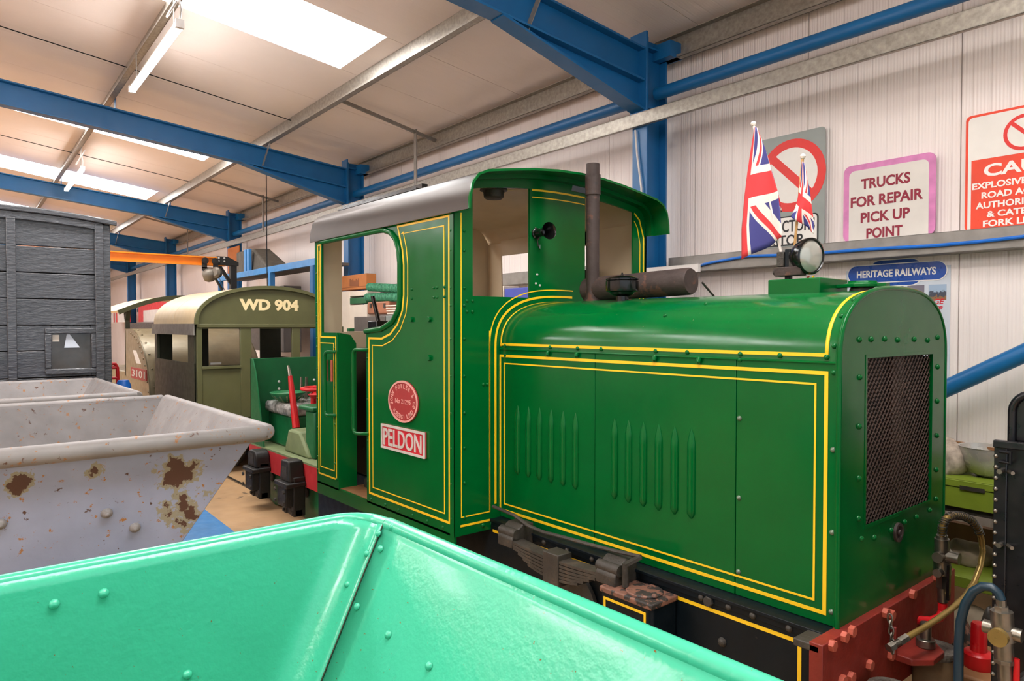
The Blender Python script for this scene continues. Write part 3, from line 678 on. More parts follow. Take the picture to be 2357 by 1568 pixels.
for gr, wd, zb in ((.030, .012, .70), (.068, .006, .665)):
    pts = [(CY-hw-gr, zb), (CY-hw-gr, ZS)]+[hoodpt(PI*i/60, gr) for i in range(1, 33)]
    mb = MB(); mb.ribbon([pf(p) for p in pts], FN, wd); obj('lining', mb, 'lining_yellow', loco, ang=0)
for dz, wd in ((.075, .010), (.115, .006)):
    mb = MB(); mb.ribbon([pf((y, arch(y)-dz)) for y in (2.57, 2.65, 2.75, 2.85, 2.95, 2.98)], FN, wd); obj('lining', mb, 'lining_yellow', loco, ang=0)
for k_, (dy, wd) in enumerate(((.03, .010), (.065, .006))):
    mb = MB(); mb.ribbon([pf(p) for p in ((3.42, 2.35-.05*k_), (3.47-.02*k_, 2.31-.05*k_), (YF-dy, 2.2-.04*k_), (YF-dy, 1.6))], FN, wd); obj('lining', mb, 'lining_yellow', loco, ang=0)
# rivets of the cab
for z in (.66, .84, 1.02, 1.2, 1.39, 1.58, 1.75, 1.84, 2.03, 2.13):
    rivet((-2.972, YC, z), (0, -1, 0), .0085, loco); rivet((XF, 2.083+.03, z), (1, 0, 0), .0085, loco)
for x in (-3.35, -3.13, -3.10, -3.03): rivet((x, YC, 1.845), (0, -1, 0), .0085, loco); rivet((x, YC, 1.795), (0, -1, 0), .0085, loco)
for y in (2.13, 2.165): rivet((XF, y, 1.775), (1, 0, 0), .009, loco); rivet((XF, y, 1.72), (1, 0, 0), .009, loco)
for x, z in ((-3.35, 1.68), (-3.17, 1.68), (-3.17, 1.475)): hexbolt((x, YC, z), (0, -1, 0), .016, loco, 'loco_green')
for x in (-3.82, -3.65, -3.5, -3.35, -3.2, -3.05): rivet((x, YC, .60), (0, -1, 0), .0085, loco)
for z in (.7, .95, 1.2, 1.45): rivet((-3.862, YC, z), (0, -1, 0), .008, loco)
for z in (.66, .75, .95, 1.15, 1.35, 1.5, 1.56, 1.66, 1.71, 1.8, 2.0): rivet((-4.578, YC, z), (0, -1, 0), .0085, loco)
for z in (.64, .74, 1.0, 1.25, 1.5): rivet((-4.31 if z > .7 else -4.29, YC, z), (0, -1, 0), .0085, loco)
for y in (2.14, 2.2): rivet((XF, y+.09, .6), (1, 0, 0), .012, loco)
for y in (2.235, 2.26): rivet((XF, y, 1.34), (1, 0, 0), .009, loco)
for y, z in ((2.6, 1.88), (2.63, 1.87), (2.61, 1.93)): rivet((XF, y, z), (1, 0, 0), .007, loco, 'cast_silver')
# handrails
for (x, z0, z1) in ((-4.36, 1.06, 1.475), (-3.96, .99, 1.50)):
    xb = x+.07 if x < -4.2 else -3.85
    mb = MB(); pl = fillet([(xb, z1), (x, z1), (x, z0), (xb, z0)], .035, 6)
    mb.tube([(p[0], YC-.045 if 0 < i < len(pl)-1 else YC+.0, p[1]) for i, p in enumerate(pl)], .011, 10); obj('handrail', mb, 'loco_green', loco, ang=60)
for x in (-4.41, -4.33):
    mb = MB(); mb.cyl((x, YC-.012, 1.28), (x, YC-.012, 1.42), .008, n=8); obj('door_hinge', mb, 'bolt_pink', loco)
# plates
c = V((-3.435, YC-.004, 1.222)); n = 40
mb = MB(); el = [(c.x+.158*math.cos(2*PI*i/n), c.z+.118*math.sin(2*PI*i/n)) for i in range(n)]; mb.prism(el, 'y', YC-.010, YC); works = obj('works_plate', mb, 'oval_red', loco, bevel=.002); works['label'] = 'oval red works plate'
mb = MB(); mb.ribbon([(c.x+.152*math.cos(2*PI*i/n), YC-.011, c.z+.112*math.sin(2*PI*i/n)) for i in range(n)], LN, .011, .002, True); obj('plate_rim', mb, 'oval_pink', works)
EX, EZ = V((1, 0, 0)), V((0, 0, 1))
def oval_text(s, a0, a1, flip):
    k_ = len(s); mb = MB()
    for i, ch in enumerate(s):
        if ch == ' ': continue
        an = a0+(a1-a0)*i/(k_-1); r1, r2 = .122, .086
        ctr = V((c.x+r1*math.cos(an), YC-.010, c.z+r2*math.sin(an))); up = V((math.cos(an)/r1, 0, math.sin(an)/r2)).normalized()*(-1 if flip else 1); rt = V((up.z, 0, -up.x))
        wd = .016 if ch not in '(I)' else .006; ht = .026
        textmb(mb, ch, ctr-rt*wd/2-up*ht/2, rt, up, wd, ht, .02, .002)
    obj('plate_lettering', mb, 'oval_pink', works, ang=0)
oval_text('JOHN FOWLER & Co', math.radians(192), math.radians(-14), False)
oval_text('(LEEDS)', math.radians(218), math.radians(276), True); oval_text('LIMD', math.radians(295), math.radians(324), True)
mb = MB(); textmb(mb, 'No 21295', V((c.x-.08, YC-.010, c.z-.012)), EX, EZ, .165, .026, .01, .002)
obj('plate_lettering', mb, 'oval_pink', works, ang=0)
mb = MB(); mb.box(-3.672, -3.205, YC-.012, YC, .935, 1.075); pel = obj('name_plate', mb, 'plate_red', loco, bevel=.002); pel['label'] = 'red name plate with silver letters'
mb = MB(); mb.ribbon([(-3.666, YC-.013, .941), (-3.211, YC-.013, .941), (-3.211, YC-.013, 1.069), (-3.666, YC-.013, 1.069)], LN, .013, .004, True); obj('plate_rim', mb, 'cast_silver', pel)
text('plate_lettering', 'PELDON', 'cast_silver', pel, (-3.645, YC-.012, .955), EX, EZ, .41, .10, .012, .004)
# exhaust, silencer, air cleaner
mb = MB(); mb.cyl((-2.72, CY+.02, 1.80), (-2.72, CY+.02, 2.53), .036, n=24); mb.cyl((-2.72, CY+.02, 2.36), (-2.72, CY+.02, 2.47), .042, n=24); obj('exhaust_pipe', mb, 'exhaust_rust', loco)
mb = MB(); s0 = V((-2.80, CY+.05, 1.845)); s1 = V((-2.12, CY+.09, 1.865)); mb.lathe([(0, -.004), (.055, 0), (.066, .012), (.067, .03), (.067, (s1-s0).length-.01), (.062, (s1-s0).length), (0, (s1-s0).length)], s0, s1-s0, 28); obj('silencer', mb, 'exhaust_rust', loco)
mb = MB(); mb.cyl((-2.72, CY+.02, 1.775), (-2.72, CY+.02, 1.79), .05, n=20); mb.cyl((-2.72, CY+.02, 1.785), (-2.72, CY+.02, 1.80), .042, n=20); obj('exhaust_flange', mb, 'exhaust_rust', loco)
mb = MB(); mb.bar((-2.80, CY-.06, 2.40), (-2.74, CY+.0, 2.38), (0, 0, 1), .02, .03); obj('exhaust_bracket', mb, 'gloss_black', loco)
ac = px(1432, 690, Y=CY-.18); ax_, ay_ = ac.x, CY-.18
mb = MB(); mb.lathe([(.03, 0), (.03, .035), (.055, .045), (.06, .055), (.078, .06), (.08, .068), (.08, .108), (.076, .112), (.079, .114), (.079, .120), (.05, .132), (.008, .136), (.004, .15), (0, .15)], (ax_, ay_, 1.755), (0, 0, 1), 32); obj('air_cleaner', mb, 'gloss_black', loco, ang=30)
# horn
h0 = V((XF, 2.60, 2.155)); hd = V((1, -.12, .02)).normalized()
mb = MB(); mb.lathe([(.03, 0), (.03, .012), (.024, .015), (.022, .05), (.026, .08), (.044, .125), (.047, .128), (.042, .122), (.018, .06), (0, .055)], h0, hd, 24); horn = obj('horn', mb, 'gloss_black', loco, ang=40)
for k_ in range(6): rivet(h0+V((.012, .03*math.cos(k_), .03*math.sin(k_))), (1, 0, 0), .006, horn, 'grimy_black')
mb = MB(); mb.tube([h0+V((.01, .0, -.03)), h0+V((.02, .0, -.07)), h0+V((.01, .02, -.085)), h0+V((.0, .03, -.06))], .003, 6); obj('horn_wire', mb, 'gloss_black', horn)
# cab lamp, lever, cab contents
mb = MB(); lc = V((-3.12, 2.44, 2.40)); mb.lathe([(.075, .0), (.078, -.012), (.06, -.016), (.055, -.05), (.045, -.058), (0, -.06)], lc+V((0, 0, .01)), (0, 0, 1), 24); obj('cab_lamp', mb, 'grimy_black', loco)
mb = MB(); mb.tube([lc+V((.02, .05, .0)), lc+V((.05, .15, .02)), lc+V((.1, .26, .035))], .005, 6); obj('lamp_wire', mb, 'cream_paint', loco)
lb = px(868, 765, Y=2.6); mb = MB(); mb.box(lb.x-.07, lb.x+.07, 2.56, 2.66, .9, lb.z+.085); obj('lever_box', mb, 'gloss_black', loco, bevel=.006)
mb = MB(); mb.cyl((lb.x+.03, 2.6, lb.z+.07), (lb.x-.03, 2.58, lb.z+.27), .016, n=12); obj('lever', mb, 'gloss_black', loco)
mb = MB(); mb.box(-3.46, -3.36, 3.40, 3.5, 1.80, 2.02); obj('instrument_box', mb, 'gloss_black', loco)
mb = MB(); mb.box(-4.24, -3.75, 2.5, 2.9, ZB+.01, 1.0); obj('seat_box', mb, 'wood', loco, bevel=.01)
mb = MB(); mb.bar((-4.18, 2.38, .72), (-4.1, 2.47, 1.0), (0, 1, .2), .3, .004); nb = obj('notice_board', mb, 'poster_paper', loco)
mb = MB(); mb.tube([(-4.12, 2.28, .66), (-3.85, 2.3, .72)], [.035, .055], 14); obj('wooden_roller', mb, 'wood_pale', loco)
mb = MB(); mb.box(-4.2, -3.8, 2.2, 2.4, ZB+.012, .64); obj('tool_tray', mb, 'grimy_black', loco)
# --- frames, buffer beam, running gear
FY = 2.285
mb = MB(); mb.box(-4.6, -1.15, FY, FY+.02, .22, .615); obj('frame_plate', mb, 'frame_black', loco)
mb = MB(); mb.box(-4.6, -1.15, 2*CY-FY-.02, 2*CY-FY, .22, .615); obj('frame_plate', mb, 'frame_black', loco)
mb = MB(); mb.box(-2.94, -1.13, FY-.014, BN+.02, .616, .629); mb.box(-2.94, -1.13, FY-.006, FY, .592, .616); obj('frame_angle', mb, 'frame_black', loco, bevel=.002)
mb = MB(); mb.box(-4.62, -2.947, YC+.02, YC+.03, .33, ZB-.06); obj('cab_valance', mb, 'frame_black', loco)
mb = MB(); fyl = lambda p: (p[0], FY-.0008, p[1])
mb.ribbon([fyl(p) for p in ((-2.93, .566), (-1.225, .566), (-1.225, .28), (-1.80, .28))], LN, .014); obj('lining', mb, 'lining_yellow', loco, ang=0)
for x in (-1.26, -1.40, -1.50, -1.62, -2.2, -2.36, -2.52): rivet((x, FY-.006, .603), (0, -1, 0), .013, loco, 'grimy_black')
hexbolt((-1.585, FY-.004, .60), (0, -1, 0), .02, loco, 'grimy_black'); rivet((-1.53, FY, .46), (0, -1, 0), .018, loco, 'grimy_black'); rivet((-1.86, FY, .44), (0, -1, 0), .02, loco, 'grimy_black')
BFX = -1.09
mb = MB(); mb.box(-1.135, BFX, 2.175, 3.30, .32, .632); obj('buffer_beam', mb, 'buffer_red', loco, bevel=.003)
for bx_, by_ in ((1912, 1485), (1940, 1465), (1957, 1452), (2035, 1410), (2048, 1415), (2097, 1367), (2047, 1507), (1998, 1530), (1955, 1557), (1935, 1565), (2152, 1328)):
    p = px(bx_, by_, X=BFX); hexbolt((BFX, p.y, p.z), (1, 0, 0), .019, loco, 'bolt_pink')
mb = MB(); mb.box(-1.19, -1.10, FY-.11, FY+.0, .60, .625); obj('beam_gusset', mb, 'grimy_black', loco, bevel=.004)
# leaf spring over the axlebox
SYN = FY-.13
for k_ in range(6):
    L_ = .68-.10*k_*.7; zt = .592-.0165*k_; xm = -2.33
    mb = MB(); pts = [(xm+L_*(i/10-.5), SYN+.03, zt-.02*(2*(i/10-.5))**2*-1) for i in range(11)]
    for i in range(10): mb.bar(pts[i], pts[i+1], (0, 0, 1), .07, .012)
    obj('spring_leaf', mb, 'grimy_black', loco)
mb = MB(); mb.box(-2.38, -2.28, SYN-.012, SYN+.075, .48, .625); obj('spring_buckle', mb, 'grimy_black', loco, bevel=.004)
for x, sgn in ((-2.66, -1), (-2.0, 1)):
    mb = MB(); mb.prism([(SYN-.01, .575), (FY, .575), (FY, .68), (SYN+.06, .68), (SYN+.02, .655), (SYN-.01, .62)], 'x', x-.055, x+.055); obj('spring_hanger', mb, 'grimy_black', loco, bevel=.006)
    mb = MB(); mb.cyl((x-.06, SYN+.02, .64), (x+.06, SYN+.02, .64), .024, n=14); obj('hanger_pin', mb, 'grimy_black', loco)
mb = MB(); mb.lathe([(.17, 0), (.17, .02), (.15, .03), (.11, .03), (.1, .015), (0, .015)], (-2.33, FY-.005, .36), (0, -1, 0), 30); obj('axlebox_ring', mb, 'grimy_black', loco)
# brake / sanding rod above the spring
a_, b_ = px(1135, 1166, Y=FY-.06), px(1488, 1287, Y=FY-.10)
pts = [px(x, y, Y=FY-.06) for x, y in ((1135, 1166), (1160, 1176), (1185, 1187), (1215, 1210), (1250, 1225), (1300, 1238), (1350, 1252), (1420, 1270), (1475, 1282))]
mb = MB(); mb.tube(pts, .009, 8); obj('sanding_rod', mb, 'grimy_black', loco)
e = pts[-1]; f_ = px(1440, 1300, Y=FY-.11)
mb = MB(); mb.bar(e, f_, (0, 0, 1), .03, .012); mb.cyl(f_+V((0, 0, .005)), f_-V((0, 0, .09)), .014, n=12); obj('rod_crank', mb, 'grimy_black', loco)
# sandbox
SX0, SX1, SY0, SZT = -2.0, -1.735, FY-.165, .575
mb = MB(); mb.box(SX0, SX1, SY0, FY, .22, SZT); sbx = obj('sandbox', mb, 'frame_black', loco, bevel=.02, seg=3)

mb = MB(); mb.box(SX0-.004, SX1+.004, SY0-.004, FY-.002, SZT-.02, SZT+.004); obj('sandbox_top', mb, 'rust_paint', sbx, bevel=.006)
mb = MB(); mb.lathe([(.075, 0), (.075, .006), (.07, .01), (0, .011)], ((SX0+SX1)/2+.03, SY0+.085, SZT+.003), (0, 0, 1), 24); lid = obj('sandbox_lid', mb, 'rust_paint', sbx)
rivet(((SX0+SX1)/2+.10, SY0+.06, SZT+.012), (0, 0, 1), .012, sbx, 'rust_paint', 'lid_pivot')
mb = MB(); y_ = SY0-.001
mb.ribbon([(SX0+.025, y_, .30), (SX0+.025, y_, SZT-.04), (SX1-.03, y_, SZT-.04), (SX1-.03, y_, SZT-.14), (SX1-.05, y_, SZT-.165)], LN, .010); obj('sandbox_lining', mb, 'lining_yellow', sbx, ang=0)
# wheels
for x in (-2.33, -3.85):
    for y, s_ in ((2.44, -1), (3.15, 1)):
        mb = MB(); mb.lathe([(.03, -.05), (.08, -.05), (.09, -.02), (.22, -.015), (.25, -.04), (.28, -.04), (.28, .04), (.31, .05), (.31, .07), (0, .07)], (x, y, .30), (0, -s_*-1, 0), 32); obj('wheel', mb, 'grimy_black', loco)
    mb = MB(); mb.cyl((x, 2.44, .30), (x, 3.15, .30), .045, n=14); obj('axle', mb, 'grimy_black', loco)
# lamp box, headlamp and filler cap on the bonnet
LBX0, LBX1 = -1.58, -1.36; LY0, LY1 = CY-.13, CY+.10
mb = MB(); mb.box(LBX0, LBX1, LY0, LY1, 1.76, 1.835); obj('lamp_box', mb, 'loco_green', loco, bevel=.004)
sx_, sy_ = px(1815, 650, Y=CY-.08).x, CY-.08
mb = MB(); mb.box(sx_-.012, sx_+.012, sy_-.012, sy_+.012, 1.83, px(1812, 574, Y=sy_).z); obj('lamp_post', mb, 'frame_black', loco, bevel=.004)
mb = MB(); zc = px(1815, 626, Y=sy_).z; mb.box(sx_-.045, sx_+.07, sy_-.035, sy_+.012, zc-.018, zc+.018); mb.cyl((sx_-.06, sy_-.01, zc), (sx_-.03, sy_-.01, zc), .012, n=10); obj('lamp_clamp', mb, 'exhaust_rust', loco, bevel=.003)
for qx in (1800, 1828):
    p = px(qx, 597, Y=sy_); mb = MB(); mb.box(p.x-.016, p.x+.016, sy_-.016, sy_+.016, p.z-.032, p.z+.03); obj('flag_socket', mb, 'grimy_black', loco, bevel=.003)
lp = px(1862, 590, Y=CY-.06); ld = V((.965, -.25, -.05)).normalized()
mb = MB(); mb.lathe([(0, -.075), (.03, -.072), (.052, -.055), (.068, -.025), (.074, 0), (.074, .012), (.067, .016), (.063, .010)], lp, ld, 32); hl = obj('headlamp', mb, 'gloss_black', loco, ang=40)
mb = MB(); mb.lathe([(.066, .008), (.055, .016), (.03, .022), (0, .024)], lp, ld, 32); obj('lens', mb, 'glass_lamp', hl)
mb = MB(); mb.tube([lp-V((.0, 0, .08)), lp+V((-.02, 0, -.12)), V((lp.x-.05, CY-.06, 1.835))], .004, 6); obj('lamp_wire', mb, 'bright_red', hl)
mb = MB(); mb.tube([lp-V((-.02, 0, .08)), lp+V((.0, 0, -.13)), V((lp.x-.06, CY-.05, 1.836))], .004, 6); obj('lamp_wire', mb, 'warning_yellow', hl)
fc = V((-1.265, CY+.02, 1.775)); mb = MB(); mb.lathe([(.05, 0), (.045, .018), (.04, .022)], fc, (0, 0, 1), 20); obj('filler_neck', mb, 'grimy_black', loco)
mb = MB(); mb.lathe([(.0, .02), (.072, .022), (.072, .034), (.055, .04), (.055, .046), (0, .048)], fc, (0, 0, 1), 8); mb.box(fc.x-.095, fc.x+.095, fc.y-.02, fc.y+.02, fc.z+.022, fc.z+.036); obj('filler_cap', mb, 'loco_green', loco, bevel=.002)
mb = MB(); mb.tube([(-2.1, CY+.15, 1.86), px(1650, 690, Y=CY+.25)], .005, 6); obj('stay_wire', mb, 'grimy_black', loco)
# brake hose, valves and coupling on the buffer beam
vx = BFX+.05
def vp(x, y, X=vx): return px(x, y, X=X)
mb = MB(); v0, v1 = vp(2170, 1385), vp(2168, 1232)
mb.cyl(v0, v0+(v1-v0)*.25, .018, n=14); mb.cyl(v0+(v1-v0)*.22, v0+(v1-v0)*.45, .024, n=6); mb.cyl(v0+(v1-v0)*.42, v0+(v1-v0)*.62, .03, n=16); mb.cyl(v0+(v1-v0)*.6, v0+(v1-v0)*.95, .026, n=16); mb.cyl(v0+(v1-v0)*.93, v1, .02, n=16)
mid = v0+(v1-v0)*.70; mb.cyl(mid-V((0, .05, 0)), mid+V((0, .05, 0)), .02, n=12); mb.cyl(mid, mid+V((.06, 0, 0)), .022, n=14)
lowm = v0+(v1-v0)*.47; mb.cyl(lowm-V((0, .055, 0)), lowm+V((0, .055, 0)), .016, n=12); obj('brake_valve', mb, 'steel', loco)
mb = MB(); mb.bar(lowm+V((.03, -.02, .03)), lowm+V((.03, -.025, -.10)), (1, 0, 0), .018, .01); obj('valve_handle', mb, 'gloss_black', loco)
mb = MB(); q0 = vp(2170, 1388); mb.tube([q0, q0+V((0, 0, -.035)), q0+V((-.005, -.02, -.055)), q0+V((-.02, -.06, -.062)), V((BFX-.01, q0.y-.10, q0.z-.06))], .017, 12); obj('pipe_elbow', mb, 'bright_red', loco)
hp = [(2168, 1232), (2170, 1208), (2178, 1193), (2195, 1186), (2215, 1188), (2235, 1197), (2250, 1215), (2259, 1240), (2262, 1270), (2256, 1305), (2242, 1342), (2220, 1375), (2190, 1402), (2160, 1424), (2130, 1443), (2100, 1460), (2085, 1469)]
hpts = [px(x, y, X=vx+.02+.05*math.sin(PI*i/16)) for i, (x, y) in enumerate(hp)]
mb = MB(); mb.tube(hpts, .011, 10); hose = obj('brake_hose', mb, 'brass', loco, ang=60)
mb = MB(); path = hpts[:8]; spts = []
tot = 26*8; 
for i in range(tot+1):
    t = i/tot*6.6; j = min(int(t), 6); fr = t-j; p = path[j].lerp(path[j+1], fr); d = (path[j+1]-path[j]).normalized(); u = V((1, 0, 0)); u = (u-d*u.dot(d)).normalized(); vv = d.cross(u); an = 2*PI*i/8
    spts.append(p+(u*math.cos(an)+vv*math.sin(an))*.015)
mb.tube(spts, .0022, 4); obj('hose_spring', mb, 'grimy_black', loco)
mb = MB(); e = hpts[-1]; d = (hpts[-1]-hpts[-2]).normalized(); mb.cyl(e-d*.005, e+d*.035, .015, n=6); mb.cyl(e+d*.03, e+d*.06, .011, n=12); mb.cyl(e+d*.06, e+d*.085, .016, n=6); obj('hose_coupling', mb, 'steel', loco)
# coupling pocket, pin and chain
mb = MB(); p = [px(x, y, Z=.445) for x, y in ((2035, 1520), (2055, 1533), (2090, 1533), (2115, 1512), (2128, 1500), (2100, 1480))]
c0 = px(2080, 1500, X=BFX); cy0 = c0.y
mb.prism([(BFX, cy0-.11), (BFX+.07, cy0-.11), (BFX+.12, cy0-.05), (BFX+.12, cy0+.05), (BFX+.07, cy0+.11), (BFX, cy0+.11)], 'z', .435, .46)
mb.prism([(BFX, .46), (BFX+.02, .46), (BFX+.02, .56), (BFX, .56)], 'y', cy0-.12, cy0-.105)
obj('coupler_pocket', mb, 'buffer_red', loco, bevel=.004)
mb = MB(); pc_ = V((BFX+.06, cy0+.04, .46)); mb.cyl(pc_, pc_+V((0, 0, .03)), .032, n=18); mb.cyl(pc_+V((0, 0, .03)), pc_+V((0, 0, .09)), .019, n=16); obj('coupling_pin', mb, 'steel', loco, bevel=.003)
mb = MB(); k_ = 0
ch0 = px(2048, 1418, X=BFX+.025); ch1 = px(2056, 1505, X=BFX+.045)
for i in range(6):
    cc = ch0.lerp(ch1, (i+.4)/6); s_ = V((0, 1, 0)) if i % 2 else V((1, 0, 0))
    mb.tube([cc+s_*(.008*math.cos(a*PI/5))+V((0, 0, .016*math.sin(a*PI/5))) for a in range(11)], .0032, 6, False)
obj('pin_chain', mb, 'steel', loco)
# ---- flags in the sockets
def flag(name, label, rows_, Y0, uvs, rod, extra=None):
    t = thing(name, label, 'flag', px(rod[1][0], rod[1][1], Y=Y0), 'union flags on the bonnet')
    mb = MB(); uv = []
    def patch(rows_, uvs, dy, amp):
        n, k_ = 25, 25; g = []
        def interp(lst, s): s *= len(lst)-1; i = min(int(s), len(lst)-2); f_ = s-i; return [lst[i][q]*(1-f_)+lst[i+1][q]*f_ for q in range(len(lst[0]))]
        for i in range(n):
            a = i/(n-1); L = interp([r[0] for r in rows_], a); R = interp([r[1] for r in rows_], a); row = []
            for j in range(k_):
                b = j/(k_-1); p = px(L[0]*(1-b)+R[0]*b, L[1]*(1-b)+R[1]*b, Y=Y0+dy); p.y += amp*math.sin(b*7+a*4)*a*(.3+.7*a); row.append(p)
                uv.append((uvs[0]+(uvs[1]-uvs[0])*b, uvs[2]+(uvs[3]-uvs[2])*a))
            g.append(row)
        mb.grid(g)
    patch(rows_, uvs, 0, .018)
    if extra: patch(*extra)
    mb.uv = uv
    obj('flag_cloth', mb, 'flag_print', t, ang=80, solid=.0015, fix=False)
    a, b = px(*rod[0], Y=Y0+.012), px(*rod[1], Y=Y0+.012); mb = MB(); mb.cyl(a, b, .0055, n=8); obj('flag_stick', mb, rod[2], t)
    mb = MB(); mb.lathe([(0, -.012), (.009, -.008), (.012, 0), (.009, .008), (0, .012)], a, a-b, 12); obj('stick_knob', mb, 'flag_white', t)
flag('union_flag', 'larger union flag drooping left of the bonnet headlamp', [((1737, 292), (1743, 294)), ((1727, 350), (1762, 345)), ((1718, 405), (1774, 392)), ((1711, 460), (1790, 440)), ((1707, 530), (1798, 490)), ((1711, 598), (1806, 545))], CY-.06, (.46, 1.0, 1.0, 0.0), ((1734, 285), (1800, 592), 'flag_white'),
     ([((1760, 345), (1764, 350)), ((1775, 400), (1784, 420)), ((1792, 450), (1797, 470)), ((1795, 490), (1800, 487))], (.5, .0, 1, .3), .03, .004))
flag('union_flag', 'smaller union flag hanging directly behind the bonnet headlamp', [((1846, 372), (1852, 376)), ((1842, 410), (1862, 430)), ((1836, 450), (1868, 480)), ((1830, 478), (1874, 510)), ((1824, 500), (1878, 540))], CY-.02, (.3, .95, 1.0, .1), ((1848, 360), (1825, 612), 'cane'))
# second flag's loose lower edge is part of its cloth

# ================================================================== SKIP WAGONS
def skip(name, label, mt, x0, x1, y0, y1, zr, tx, ty0, ty1, zb, rimr, rivets=None, rim_mt=None):
    """hopper with rolled rim: top rectangle x0..x1,y0..y1 at zr, tapering to the bottom"""
    t = thing(name, label, 'wagon', ((x0+x1)/2, (y0+y1)/2, 0), 'skip wagons')
    T = [V((x0, y0, zr)), V((x1, y0, zr)), V((x1, y1, zr)), V((x0, y1, zr))]
    Bm = [V((x0+tx, y0+ty0, zb)), V((x1-tx, y0+ty0, zb)), V((x1-tx, y1-ty1, zb)), V((x0+tx, y1-ty1, zb))]
    return t, T, Bm
# grey-blue skip
gx1 = px(600, 985, Z=1.13).x; gx0 = px(380, 915, Z=1.13).x; gy1 = 1.29; zr = 1.13
grey = thing('skip_wagon', 'blue-grey skip wagon with rust patches in front of the grey van', 'wagon', ((gx0+gx1)/2, .5, 0), 'skip wagons')
def hopper(par, x0, x1, y0, y1, zr, mt, rim, zb=.42, ex=.24, sy=.42, th=.008, rimname='rim'):
    # V-section hopper: long sides (along X) slope in strongly, ends slope in gently
    T = [V((x0, y0, zr)), V((x1, y0, zr)), V((x1, y1, zr)), V((x0, y1, zr))]
    Bm = [V((x0+ex, y0+sy, zb)), V((x1-ex, y0+sy, zb)), V((x1-ex, y1-sy, zb)), V((x0+ex, y1-sy, zb))]
    names = ['side_plate', 'end_plate', 'side_plate', 'end_plate']
    for i in range(4):
        j = (i+1) % 4; n = (T[j]-T[i]).cross(Bm[i]-T[i]).normalized()
        mb = MB(); q = [T[i], T[j], Bm[j], Bm[i]]; mb.hexa([p-n*th/2 for p in q], [p+n*th/2 for p in q]); obj(names[i], mb, mt if i == 1 else 'hopper_dull', par)
    mb = MB(); mb.hexa(Bm, [p+V((0, 0, .01)) for p in Bm]); obj('bottom_plate', mb, mt, par)
    for i in range(4):
        j = (i+1) % 4; d = (T[j]-T[i]).normalized(); o = V((d.y, -d.x, 0))*rim*.75-V((0, 0, rim*.55))
        mb = MB(); k_ = rim*.6
        mb.lathe([(0, -k_), (rim*.75, -k_*.7), (rim, 0), (rim, (T[j]-T[i]).length), (rim*.75, (T[j]-T[i]).length+k_*.7), (0, (T[j]-T[i]).length+k_)], T[i]+o, d, 18); obj(rimname, mb, 'hopper_dull', par)
    return T, Bm
def underframe(par, x0, x1, yc, zt):
    for y in (yc-.30, yc+.24):
        mb = MB(); mb.box(x0-.1, x1+.1, y, y+.06, .30, .40); obj('frame_member', mb, 'grimy_black', par)
    for x in (x0-.1, x1+.04):
        mb = MB(); mb.box(x, x+.06, yc-.36, yc+.36, .28, .42); obj('head_stock', mb, 'grimy_black', par)
    for x in (x0+(x1-x0)*.25, x0+(x1-x0)*.75):
        for y in (yc-.32, yc+.26):
            mb = MB(); mb.lathe([(0, 0), (.19, 0), (.19, .015), (.16, .02), (.16, .06), (0, .06)], (x, y, .19), (0, 1, 0), 24); obj('wheel', mb, 'grimy_black', par)
        mb = MB(); mb.cyl((x, yc-.3, .19), (x, yc+.3, .19), .03, n=10); obj('axle', mb, 'grimy_black', par)
    for x in (x0+.3, x1-.3):
        mb = MB(); mb.prism([(yc-.25, .39), (yc+.25, .39), (yc+.12, zt), (yc-.12, zt)], 'x', x-.02, x+.02); obj('trestle', mb, 'grimy_black', par)
hopper(grey, gx0, gx1, -.2, gy1, zr, 'hopper_grey', .042)
underframe(grey, gx0, gx1, .55, .5)
# the grey hopper's near end plate carries bolts with washers
ex_n = V((math.cos(math.atan2(.24, .71)), 0, -math.sin(math.atan2(.24, .71))))
for bx_, by_ in ((245, 1180), (310, 1213), (0, 1205)):
    d = ray(bx_, by_); n = V((.71, 0, -.24)).normalized(); p0 = V((gx1, 0, zr)); t_ = (p0-EYE).dot(n)/d.dot(n); p = EYE+d*t_
    o = rivet(p+n*.004, n, .026, grey, 'hopper_dull', 'washer'); rivet(p+n*.018, n, .014, grey, 'hopper_dull', 'bolt')
# third skip behind
far_ = thing('skip_wagon', 'dusty grey skip wagon, only its rim showing before the van', 'wagon', (-6.9, .5, 0), 'skip wagons')
hopper(far_, -7.75, -5.98, -.2, 1.2, 1.13, 'hopper_grey', .036); underframe(far_, -7.6, -6.1, .55, .5)
# mint skip in the foreground: curved end corner as one pressed sheet
mint = thing('skip_wagon', 'glossy mint green skip wagon filling the foreground', 'wagon', (-1.1, .45, 0), 'skip wagons')
mz = 1.05; ZBm = .30; MX0 = -2.02; MX1 = -.12; MY1 = 1.055; MY0 = -.28
exs, sys_ = .05, .40
def mint_loop(z, inner=0.0):
    f = (mz-z)/(mz-ZBm); x0 = MX0+exs*f+inner; x1 = MX1-exs*f*.3-inner; y0 = MY0+sys_*f+inner; y1 = MY1-sys_*f-inner
    return x0, x1, y0, y1
seam = .06
def mint_sheet(nm, pts_fn, zs, mt='mint_green'):
    mb = MB(); rows = [pts_fn(z) for z in zs]; mb.grid(rows); return obj(nm, mb, mt, mint, ang=60, solid=.008)
def corner(x0, y1, r, n=8): return [(x0+r-r*math.sin(PI/2*(1-i/n)) , y1-r+r*math.cos(PI/2*(1-i/n)), 0) for i in range(n+1)]
zs = [mz-(mz-ZBm)*i/24 for i in range(25)]
def dish(z): return .0
